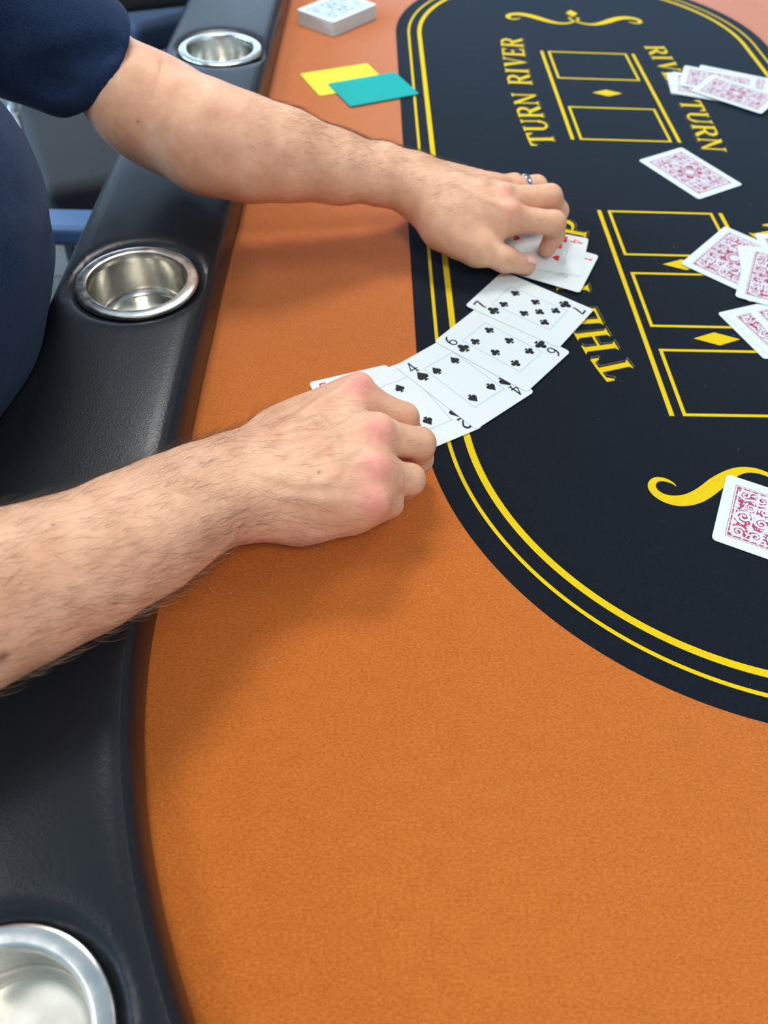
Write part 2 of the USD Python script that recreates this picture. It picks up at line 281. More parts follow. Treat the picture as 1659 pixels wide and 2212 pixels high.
def lettering(text, side, xbase, ymid, length, cap, sag):
    """side -1: on the left, read upwards, tops to the left; +1: on the right, read downwards, tops to the right"""
    adv = [GL[c][0] + .10 for c in text]; s = length / sum(adv); R = length ** 2 / (8 * sag); p = 0.0
    for c, a in zip(text, adv):
        u = (p + a / 2) * s - length / 2; p += a
        if c == ' ': continue
        th = u / R
        g = sa.scale(sa.translate(unary_union(GL[c][1]), -GL[c][0] / 2, 0), s, cap, origin=(0, 0))
        def put(q):
            # local: x along the reading direction, y up; the arc bulges outwards (towards the tops)
            q = sa.rotate(q, -math.degrees(th), origin=(0, 0)); q = sa.translate(q, R * math.sin(th), R * (math.cos(th) - 1) + sag)
            q = sa.rotate(q, 90 if side < 0 else -90, origin=(0, 0)); return sa.translate(q, xbase, ymid)
        sh = put(sa.translate(g, .0022, -.0020)); body = put(g)
        outl = sh.buffer(.0003).difference(sh.buffer(-.0006)).difference(body.buffer(.0007))
        part(felt, 'letter', flat(body, Z1), m_gold, False)
        if not outl.is_empty: part(felt, 'letter_shadow', flat(outl, Z1, .00002), m_olive, False)
lettering('TURN RIVER', -1, .2135, .965, .292, .0285, .006)
lettering('RIVER TURN', +1, .3725, .960, .285, .0265, .005)
lettering('THE FLOP', -1, .2210, .560, .222, .0285, .020)
lettering('THE FLOP', +1, .3690, .560, .222, .0285, .020)
# --- flourishes (their outlines measured on the felt, millimetres)
def ribbon(ctrl, n=90):
    ctrl = np.array(ctrl, float); P = ctrl[:, :2]; t = np.r_[0, np.cumsum(np.linalg.norm(np.diff(P, axis=0), axis=1))]
    from scipy.interpolate import CubicSpline
    tt = np.linspace(0, t[-1], n); S = CubicSpline(t, P)(tt); w = np.interp(tt, t, ctrl[:, 2])
    d = np.gradient(S, axis=0); d /= np.linalg.norm(d, axis=1)[:, None]; nr = np.c_[-d[:, 1], d[:, 0]]
    L, R_ = S + nr * w[:, None] / 2, S - nr * w[:, None] / 2
    return unary_union([sg.Polygon([L[i], L[i + 1], R_[i + 1], R_[i]]).buffer(.00003) for i in range(n - 1)])
half = [(220, 339.5, .6), (214.5, 344.6, 3.0), (207, 344.8, 4.4), (203, 338.5, 5.6), (206.5, 330.6, 6.6), (218, 326.3, 9.2), (233, 330.6, 10.5), (248, 341.5, 10.8), (262, 351.2, 8.0), (274, 355.2, 5.2), (286, 352.2, 4.2), (295, 345.0, 3.6), (301, 337.5, 2.8), (298, 331.5, 2.0), (290, 332.0, 1.2), (286, 336, .5)]
left = ribbon([(x / 1000, y / 1000, w / 1000) for x, y, w in half]); right = sa.scale(left, -1, 1, origin=(TX, 0))
dia = sg.Polygon([(TX, .305), (TX - .0085, .317), (TX, .329), (TX + .0085, .317)])
for q in (left, right, dia): part(felt, 'flourish', flat(q, Z1), m_gold, False)
for q in (left, right, dia): part(felt, 'flourish', flat(sa.rotate(q, 180, origin=(TX, .7615)), Z1), m_gold, False)
# lint and stray fibres on the cloth
lint = []
for _ in range(70):
    x, y = RNG.uniform(-.05, .40), RNG.uniform(.06, .75); a = RNG.uniform(0, 6.28); L = RNG.uniform(.0006, .0022); q = np.linspace(0, 1, 4)
    c = RNG.uniform(-1.2, 1.2)
    lint.append(tube(np.c_[x + L * q * np.cos(a + c * q), y + L * q * np.sin(a + c * q), np.full(4, .0004)], .00005, 4))
for px, py, R0, a0, a1 in [(592, 1437, .0042, 60, 240), (485, 1255, .010, 200, 330), (1540, 1047, .006, 20, 70)]:
    c = C(px, py); t = np.radians(np.linspace(a0, a1, 14)); lint.append(tube(np.c_[c[0] + R0 * np.cos(t), c[1] + R0 * np.sin(t), np.full(14, .0006)], .00006, 4))
part(felt, 'lint', cat(lint), simple('pale_lint', (.62, .56, .50), .8), False, label='specks of pale lint and stray hairs', kind='stuff')
# --- the rail
CUPS = [(-.1335, .0212), (-.1675, .5065), (-.1555, .9450)]
RZ = .040
prof = [(.005, -.035), (.003, -.004), (.0012, .006), (.0004, .016), (.0012, .027), (.0035, .0335), (.0085, .0372), (.017, .0390), (.035, .0398), (.062, .0402), (.088, .0399), (.103, .0390), (.1125, .0370), (.1185, .0325), (.1215, .025), (.1225, .012), (.1225, -.035)]
from scipy.interpolate import PchipInterpolator
_p = np.array(prof); _s = np.r_[0, np.cumsum(np.linalg.norm(np.diff(_p, axis=0), axis=1))]; _k = np.sort(np.r_[np.linspace(_s[0], _s[-1], 22), np.linspace(_s[2], _s[8], 16), np.linspace(_s[9], _s[14], 14)])
prof = [tuple(q) for q in np.c_[PchipInterpolator(_s, _p[:, 0])(_k), PchipInterpolator(_s, _p[:, 1])(_k)][np.r_[True, np.diff(_k) > 2e-4]]]
loops = [body_outline(RI + o, YA, YB, 180) for o, _ in prof]
NP = len(loops[0]); RV = np.vstack([np.c_[l, np.full(NP, z)] for l, (_, z) in zip(loops, prof)]); RF = []
for i in range(len(prof)):
    i2 = (i + 1) % len(prof)
    a = i * NP + np.arange(NP); b = i * NP + (np.arange(NP) + 1) % NP; c = i2 * NP + np.arange(NP); d = i2 * NP + (np.arange(NP) + 1) % NP
    RF += [np.c_[a, b, d], np.c_[a, d, c]]
RF = np.vstack(RF)
rt = trimesh.Trimesh(RV, RF, process=False)
if rt.volume < 0: RF = RF[:, ::-1]
rail = m3.Manifold(m3.Mesh(RV.astype(np.float32), RF.astype(np.uint32)))
for cx, cy in CUPS: rail -= m3.Manifold.cylinder(.2, .0415, .0415, 96, True).translate([cx, cy, .03])
rail = rail.refine_to_length(.0036)
rv, rf = arr(rail)
for cx, cy in CUPS:                                  # the vinyl is pulled down round each cup
    d = np.hypot(rv[:, 0] - cx, rv[:, 1] - cy); up_ = rv[:, 2] > .02
    rv[:, 2] -= np.where(up_, .0056 * np.exp(-(np.maximum(d - .0452, 0) / .0052) ** 1.4), 0)
part(table, 'rail', (rv, rf), m_vinyl, 50, label='padded black vinyl arm rail')
part(table, 'table_body', trimesh.creation.extrude_polygon(sg.Polygon(body_outline(RI + .095, YA, YB)), .05, engine='earcut').apply_translation([0, 0, -.0901]), m_tablebody, 30)
for y in (.25, 1.27):
    part(table, 'pedestal', rbox((TX, y, -.41), (.14, .40, .64), .015), m_tablebody, 40)
    part(table, 'foot', rbox((TX, y, -.742), (.70, .12, .034), .012), m_tablebody, 40)

# --- cup holders, sunk in the rail
def cup(loc, label):
    t = thing('cup_holder', label, 'cup holder', (loc[0], loc[1], 0), group='steel cup holders in the rail')
    z = .0385
    lip = [(.0364, z - .006), (.0366, z - .0015), (.0374, z + .0008), (.0388, z + .0014), (.0440, z + .0012), (.0455, z + .0005), (.0461, z - .0008), (.0458, z - .0020), (.0420, z - .0022), (.0390, z - .0024), (.0380, z - .006), (.0364, z - .006)]
    part(t, 'lip', lathe(lip), m_steel, 40)
    part(t, 'cup_wall', lathe([(.0363, z - .004), (.0358, z - .020), (.0352, z - .0285), (.0340, z - .0325), (.0315, z - .0345), (.0315, z - .0355), (.0348, z - .0335), (.0362, z - .028), (.0370, z - .018), (.0374, z - .004), (.0363, z - .004)]), m_steel, 60)
    part(t, 'cup_floor', lathe([(0, z - .0340), (.027, z - .0340), (.0300, z - .0335), (.0318, z - .0344), (.0318, z - .036), (0, z - .036)]), m_steel_floor, 40)
cup(CUPS[0], 'stainless cup holder at the near end of the rail, cut off at lower left')
cup(CUPS[1], 'stainless cup holder in the rail between the two forearms, beside the navy shirt')
cup(CUPS[2], 'stainless cup holder in the rail farthest away, beyond the upper arm')

# ------------------------------------------------------------------ playing cards (long side along local x, printed side up)
CL, CS, CT = .044, .0315, .0003
def rrect(hx, hy, r): return sg.box(-hx + r, -hy + r, hx - r, hy - r).buffer(r, quad_segs=6)
STOCK = trimesh.creation.extrude_polygon(rrect(CL, CS, .0032), CT, engine='earcut')
ZP = CT + .00001
def at_(p, x, y, rot=0, s=1.0):
    return sa.translate(sa.rotate(sa.scale(p, s, s, origin=(0, 0)), rot, origin=(0, 0)), x, y)
def spade():
    lobe = sg.Polygon(np.vstack([[(0, .56)], arc(.20, -.06, .24, .24, 40, -150, 20), [(0, -.02)]])).buffer(.005)
    body = unary_union([lobe, sa.scale(lobe, -1, 1, origin=(0, 0)), sg.Polygon([(0, .58), (.40, .04), (0, -.12), (-.40, .04)]).buffer(.01)])
    return unary_union([body, sg.Polygon([(0, .05), (.05, -.22), (.20, -.50), (-.20, -.50), (-.05, -.22)])])
def club():
    c = [sg.Point(0, .26).buffer(.225), sg.Point(.25, -.08).buffer(.225), sg.Point(-.25, -.08).buffer(.225)]
    return unary_union(c + [sg.box(-.08, -.1, .08, .15), sg.Polygon([(0, .1), (.05, -.22), (.20, -.50), (-.20, -.50), (-.05, -.22)])])
def heart():
    t = np.linspace(0, 2 * np.pi, 60); return sg.Polygon(np.c_[16 * np.sin(t) ** 3, 13 * np.cos(t) - 5 * np.cos(2 * t) - 2 * np.cos(3 * t) - np.cos(4 * t)] / 33.0)
RW = .16
RANKS = {
    '7': [ln([(.04, .93), (.56, .93)], .13), ln([(.055, .78), (.055, .99)], .09), sweep([(.54, .95), (.40, .62), (.28, .30), (.25, 0)], .10, .17)],
    '6': [sg.Polygon(arc(.31, .29, .29, .30, 0, 360, 40)).difference(sg.Polygon(arc(.31, .29, .165, .20, 0, 360, 40))), sweep([(.08, .30), (.09, .55), (.22, .82), (.50, .99)], .10, .15)],
    '4': [ln([(.44, 0), (.44, 1)], .12), ln([(.44, .96), (.06, .30)], .085), ln([(.02, .30), (.62, .30)], .10), ln([(.30, .03), (.58, .03)], .07)],
    '2': [sweep(np.vstack([arc(.30, .72, .23, .25, 170, -30, 14), [(.36, .36), (.10, .07)]]), .09, .16), ln([(.04, .06), (.58, .06)], .13), ln([(.565, 0), (.565, .20)], .07)],
    '5': [ln([(.12, .94), (.54, .94)], .13), ln([(.13, .52), (.13, .96)], .09), sweep(np.vstack([[(.12, .53)], arc(.29, .32, .26, .28, 110, -150, 22)]), .09, .16)],
    'J': [ln([(.44, .25), (.44, .97)], .15), ln([(.22, .96), (.60, .96)], .08), sweep(arc(.26, .25, .19, .21, 5, -190, 18), .10, .17)],
}
def rank_poly(c): return sa.translate(unary_union(RANKS[c]), -.31, -.5)
PIPS = {'7': [(-19.5, 9.8), (-19.5, -9.8), (0, 9.8), (0, -9.8), (9.7, 0), (19.5, 9.8), (19.5, -9.8)], '6': [(-19.5, 9.8), (-19.5, -9.8), (0, 9.8), (0, -9.8), (19.5, 9.8), (19.5, -9.8)],
        '4': [(-19.5, 9.8), (-19.5, -9.8), (19.5, 9.8), (19.5, -9.8)], '2': [(-19.5, 0), (19.5, 0)], '5': [(-19.5, 9.8), (-19.5, -9.8), (0, 0), (19.5, 9.8), (19.5, -9.8)], 'J': []}
SUITS = {'spade': (spade(), 'black'), 'club': (club(), 'black'), 'heart': (heart(), 'red')}
def face_card(rank, suit, label, pose, z, flip=False):
    (x, y), th = pose
    t = thing('playing_card', label, 'playing card', (x, y, z), th + (math.pi if flip else 0), group='face-up cards of the spread')
    part(t, 'card_stock', STOCK, m_card, False)
    ink = m_ink if SUITS[suit][1] == 'black' else m_red
    fr = rrect(.0276, .0160, .0003); part(t, 'frame_line', flat(fr.difference(fr.buffer(-.00042)), ZP), m_frame, False)
    s = SUITS[suit][0]
    for a, b in PIPS[rank]:
        # the suit's top points along -x on the left half, +x on the right half
        part(t, 'pip', flat(at_(s, a / 1000, b / 1000, 90 if a <= 0 else -90, .0084), ZP), ink, False)
    for sg_ in (1, -1):
        rot = 90 if sg_ > 0 else -90
        part(t, 'rank', flat(at_(sa.scale(rank_poly(rank), .0114, .0116, origin=(0, 0)), -sg_ * (.0440 - .0098), -sg_ * .0224, rot), ZP), ink, False)
        part(t, 'suit_mark', flat(at_(s, -sg_ * (.0440 - .0222), -sg_ * .0226, rot, .0106), ZP), ink, False)
    if rank == 'J':
        cols = [m_yel_ink, m_blue_ink, m_red, m_yel_ink, m_ink, m_yel_ink, m_blue_ink]
        part(t, 'portrait_ground', flat(rrect(.0262, .0148, .0002), ZP - .000004), simple('portrait_cream', (.66, .70, .62), .4), False)
        for i in range(26):
            for sy_ in (-1, 1):
                xx = -.0255 + i * .00204; q = sg.Polygon([(xx, -.0009), (xx + .0009, .0008 + .0004 * (i % 3)), (xx + .0019, -.0005), (xx + .0010, .0002)])
                part(t, 'portrait_shape', flat(sa.translate(sa.scale(q, 1, sy_, origin=(0, 0)), 0, sy_ * .0134), ZP), cols[(i * 3 + sy_) % 7], False)
        for i in range(22):
            xx, yy = -.0250 + .05 * ((i * .382) % 1), -.0112 + .0224 * ((i * .618) % 1)
            q = sg.Polygon([(xx - .0035, yy - .0012), (xx, yy + .0018), (xx + .0035, yy - .0012), (xx + .001, yy - .0002)]).intersection(rrect(.0260, .0146, .0002))
            if not q.is_empty: part(t, 'portrait_shape', flat(sa.rotate(q, i * 47), ZP), cols[i % 7], False)
    return t
ZB = .0006
c5, th5 = np.array([-.0335, .4600]), .3554
_u, _v = np.array([math.cos(th5), math.sin(th5)]), np.array([-math.sin(th5), math.cos(th5)])
_tl = C(667, 828)[:2] + np.array([.0, .0]); ctr = _tl + _u * .0315 - _v * .044
face_card('5', 'heart', 'red five at the lower left end of the spread, mostly hidden under the nearer fist', (ctr, th5 - math.pi / 2 + math.pi), ZB)
face_card('2', 'spade', 'two of spades touched by the fingers of the nearer fist', ((.0426, .4151), -1.0489), ZB + .00042)
face_card('4', 'spade', 'four of spades in the middle of the spread, between the two and the six', ((.0820, .4435), -.865), ZB + .00084)
face_card('6', 'club', 'six of clubs in the spread, overlapped by the seven', ((.1158, .4820), -.7125), ZB + .00126)
face_card('7', 'club', 'seven of clubs in the spread, just below the hand with the ring', ((.1445, .5325), -.640), ZB + .00168)
face_card('J', 'heart', 'red jack lying half under the hand with the ring, with a coloured picture edge', ((.1647, .6015), -.4511), ZB + .0021)
face_card('4', 'heart', 'red four of hearts pinned under the fingers of the hand with the ring', ((.1623, .6199), -.2949), ZB + .00252)

# --- the scrolled back
def spiral(cx, cy, R, a0, turns, hand, w0, w1, n=34):
    q = np.linspace(0, 1, n); a = math.radians(a0) + hand * q * turns * 2 * np.pi; r = R * (1 - .80 * q ** .85)
    P = np.c_[cx + r * np.cos(a), cy + r * np.sin(a)]; d = np.gradient(P, axis=0); d /= np.linalg.norm(d, axis=1)[:, None]; nr = np.c_[-d[:, 1], d[:, 0]]
    w = (w0 + (w1 - w0) * q)[:, None] / 2
    out = [sg.Polygon(np.vstack([P + nr * w, (P - nr * w)[::-1]])).buffer(.00002), sg.Point(*P[-1]).buffer(w1 * .75, quad_segs=4)]
    for i in range(3, n - 8, 5):                      # acanthus lobes growing inwards from the stem
        dirn = np.array([cx, cy]) - P[i]; L = r[i] * .52; dirn /= np.linalg.norm(dirn); dirn = dirn * .75 + d[i] * .66
        nn = np.array([-dirn[1], dirn[0]]); b = P[i]
        out.append(sg.Polygon([b - nn * L * .20, b + dirn * L * .55 - nn * L * .24, b + dirn * L, b + dirn * L * .55 + nn * L * .12, b + nn * L * .16]))
    return out
def leafy(pts, w, L, seed):
    """a stem with pairs of curling acanthus leaves"""
    from scipy.interpolate import CubicSpline
    P = np.array(pts, float); q = np.linspace(0, 1, 22); S = CubicSpline(np.linspace(0, 1, len(P)), P)(q); d = np.gradient(S, axis=0); d /= np.linalg.norm(d, axis=1)[:, None]
    out = [sweep(S, w * .5, w)]
    for i in range(2, 21, 3):
        for s in (-1, 1):
            nn = np.array([-d[i][1], d[i][0]]) * s; a = d[i] * .8 + nn * .75; a /= np.linalg.norm(a); b = np.array([-a[1], a[0]]) * s; k = L * (1 - .35 * abs(q[i] - .5))
            out.append(sg.Polygon([S[i] - d[i] * k * .12, S[i] + a * k * .45 + b * k * .22, S[i] + a * k + b * k * .30, S[i] + a * k * .95 - b * k * .02, S[i] + a * k * .5 - b * k * .16]))
    return out
def scroll_shapes():
    S = []
    spots = [(.0292, .0172, .0049, 215, 1), (.0292, -.0172, .0049, 145, -1), (.0180, .0170, .0050, -40, -1), (.0180, -.0166, .0052, 40, 1), (.0275, .0030, .0060, 100, -1), (.0160, .0040, .0052, 250, 1), (.0245, -.0070, .0040, -60, 1), (.0150, -.0068, .0040, 20, -1),
             (.0080, .0150, .0042, 120, 1), (.0080, -.0150, .0042, -120, -1), (.0332, .0098, .0024, 0, 1), (.0332, -.0050, .0022, 30, -1), (.0230, .0108, .0026, 60, 1), (.0232, -.0130, .0024, 0, -1), (.0110, .0085, .0026, 200, -1), (.0118, -.0108, .0024, 0, 1), (.0025, .0182, .0030, 90, -1), (.0025, -.0185, .0030, 270, 1), (.0030, .0115, .0026, 0, 1), (.0035, -.0112, .0026, 180, -1)]
    for x, y, R, a, hd in spots:
        S += spiral(x, y, R, a, 1.6, hd, R * .30, R * .17)
    for k, pts in enumerate([[(.0340, -.0205), (.0338, .002), (.0340, .0205)], [(.0005, .0215), (.0140, .0212), (.0330, .0214)], [(.0005, -.0215), (.0140, -.0212), (.0330, -.0214)], [(.0085, .0030), (.0115, .0060), (.0140, .0115), (.0130, .0190)], [(.0085, -.0020), (.0120, -.0040), (.0140, -.0110), (.0135, -.0195)],
             [(.0240, .0200), (.0225, .0120), (.0215, .0000), (.0205, -.0110), (.0240, -.0195)], [(.0100, .0010), (.0160, -.0015), (.0215, -.0010), (.0300, -.0045)]]):
        S += leafy(pts, .0011, .0030, k)
    U = unary_union([s.buffer(.00012) for s in S])
    rs = np.random.default_rng(3); extra = []
    for _ in range(900):                              # small leaves filling what is left of the ground
        x, y, a, L = rs.uniform(.0, .0350), rs.uniform(-.0226, .0226), rs.uniform(0, 6.28), rs.uniform(.0009, .0017)
        d, nn = np.array([math.cos(a), math.sin(a)]), np.array([-math.sin(a), math.cos(a)]); b = np.array([x, y])
        q = sg.Polygon([b - d * L, b - nn * L * .34 - d * L * .2, b + d * L * .9 + nn * L * .3, b + nn * L * .40])
        if not q.buffer(.00028).intersects(U): U = U.union(q)
    U = U.intersection(sg.box(0, -.03, .04, .03))
    U = unary_union([U, sa.rotate(U, 180, origin=(0, 0))])
    oval = sg.Polygon(arc(0, 0, .0088, .0074, 0, 360, 48))
    med = unary_union([oval.difference(oval.buffer(-.0009)), sg.Polygon(arc(0, 0, .0072, .0058, 0, 360, 40)).difference(sg.Polygon(arc(0, 0, .0067, .0053, 0, 360, 40)))] +
                      [sa.scale(sa.rotate(sg.Polygon([(.0012, -.0005), (.0044, -.0012), (.0060, 0), (.0044, .0012), (.0012, .0005)]), k * 30, origin=(0, 0)), 1, .85, origin=(0, 0)) for k in range(12)] + [sg.Point(0, 0).buffer(.0012)])
    U = unary_union([U.difference(oval.buffer(.0003)), med])
    return U.intersection(rrect(.0350, .0226, .0003)).simplify(.00004)
SCROLL = flat(scroll_shapes(), ZP + .00004)
def back_parts(t, col, line, z=0.0):
    up = lambda m: m.copy().apply_translation([0, 0, z])
    part(t, 'back_panel', up(flat(rrect(.0354, .0230, .0003), ZP)), col, False)
    b = rrect(.0366, .0242, .0005); part(t, 'border_line', up(flat(b.difference(b.buffer(-.00035)), ZP)), line, False)
    part(t, 'scrollwork', up(SCROLL), m_card_scroll, False)
first_back = None
def back_card(label, x, y, z, th, group=None):
    global first_back
    if first_back is None:
        first_back = thing('back_up_card', label, 'playing card', (x, y, z), th, group='red-backed cards lying face down')
        part(first_back, 'card_stock', STOCK, m_card, False); back_parts(first_back, m_card_red, m_card_line)
        return first_back
    return copy_of(first_back, label, (x, y, z), th)
def corner(px, py, z, a, b, th):
    """centre of a card whose local corner (a, b) lies at a pixel"""
    p = C(px, py, z)[:2]; c, s = math.cos(th), math.sin(th)
    return p[0] - (a * c - b * s), p[1] - (a * s + b * c)
D = math.pi / 2
back_card('red-backed card lying alone on the black felt between the two boxes', .3450, .7702, ZB, 2.0926)
back_card('red-backed card over the yellow flourish at the right edge, nearest the camera', .2846, .3031, ZB, -.4473)
# loose cluster at the right edge
x, y = corner(1651, 777, ZB, -CL, -CS, .34); back_card('lowest card of the overlapping pair under the fallen cluster, only its rounded corner showing', x, y, ZB, .34)
x, y = corner(1562, 677, ZB + .0004, -CL, CS, .37); back_card('red-backed card of the overlapping pair, second box, corner pointing left', x, y, ZB + .0004, .37)
x, y = corner(1609, 665, ZB + .0008, -CL, CS, .30); back_card('red-backed card on top of the overlapping pair at the right edge', x, y, ZB + .0008, .30)
back_card('red-backed card of the cluster that covers half of a yellow diamond', .3445, .6142, ZB + .0004, .8184)
def portrait_corner(px, py, z, th):                  # top-left corner of an upright card turned by th
    p = C(px, py, z)[:2]; u, v = np.array([math.cos(th), math.sin(th)]), np.array([-math.sin(th), math.cos(th)]); q = p + u * CS - v * CL
    return q[0], q[1]
back_card('red-backed card at the top right of the cluster, cut off by the right edge', *portrait_corner(1629, 505, ZB + .0008, -.02), ZB + .0008, D - .02)
back_card('red-backed card of the cluster of which only a white corner and a red wedge show', *portrait_corner(1592, 529, ZB + .0012, -.21), ZB + .0012, D - .21)
p = C(1634, 661, ZB)[:2]; u, v = np.array([math.cos(-.3), math.sin(-.3)]), np.array([.2955, .9553]); q = p + u * CS + v * CL
back_card('card hidden under the cluster, a plain white corner peeking out below it', q[0], q[1], ZB, D - .3)
back_card('red-backed card lying on top of the cluster at the right edge', .3731, .5810, ZB + .0016, 1.1393)
# discard heap at the top right
heap = [(-.10, .0), (-.16, .0), (-.22, .0), (-.27, .0), (-.20, .0)]
for k, (th, _) in enumerate(heap):
    p = C(1449.5 + k * 1.0, 206.5 - k * .6, ZB + .0004 * k)[:2]; c, s = math.cos(th - .13), math.sin(th - .13)
    if k == 4: label = 'uppermost of the five squared cards under the left end of the discard heap'
    else: label = 'squared card in the left bottom of the discard heap'
    th_ = th - .05
    cc = C(1450, 204, ZB)[:2] + np.array([math.cos(th_), math.sin(th_)]) * CL + np.array([-math.sin(th_), math.cos(th_)]) * (CS - .029 + .0290)
    back_card(label, cc[0], cc[1], ZB + .0004 * k, th_)
hz = ZB + .0021
def edge_corner(pt, th, a, b): return pt[0] - (a * math.cos(th) - b * math.sin(th)), pt[1] - (a * math.sin(th) + b * math.cos(th))
back_card('rearmost card of the discard heap, its printed end reaching out to the right', *edge_corner((.4300, 1.0385), -.43, -CL, CS), hz, -.43)
back_card('second card from the top of the discard heap', *edge_corner((.4080, 1.0340), -.365, -CL, CS), hz + .0005, -.365)
back_card('topmost card of the discard heap at the upper right', *edge_corner((.3955, .9590), -.69, -CL, -CS), hz + .0011, -.69)
# --- squared deck with a blue-grey back
dk = thing('card_deck', 'squared deck of white cards with a pale blue scrolled back on the orange felt', 'deck of cards', (*edge_corner((-.0330, 1.0957), .885, -CL, -CS), .0), .885)
N = 48; hz = .0165 / N; ms = []
for i in range(N):
    q = STOCK.copy(); q.vertices[:, 2] *= hz * .93 / CT; q.apply_translation([RNG.normal(0, .00016), RNG.normal(0, .00016), i * hz]); ms.append(q)
part(dk, 'card_stack', cat(ms), m_card, False, label='stack of squared white card edges', kind='stuff')
back_parts(dk, m_card_blue, m_card_blue, .0165 - CT)
# --- cut cards
def cut_card(label, x, y, z, th, mat):
    t = thing('cut_card', label, 'cut card', (x, y, z), th)
    q = trimesh.creation.extrude_polygon(rrect(CL, CS, .0030), .0009, engine='earcut')
    part(t, 'plastic_sheet', q, mat, False); return t
cut_card('plain yellow plastic cut card lying flat on the orange felt', -.0174, .9686, .0001, .4178, m_yellow)
cut_card('plain teal plastic cut card overlapping the yellow one', .0169, .9425, .0012, .4418, m_teal)
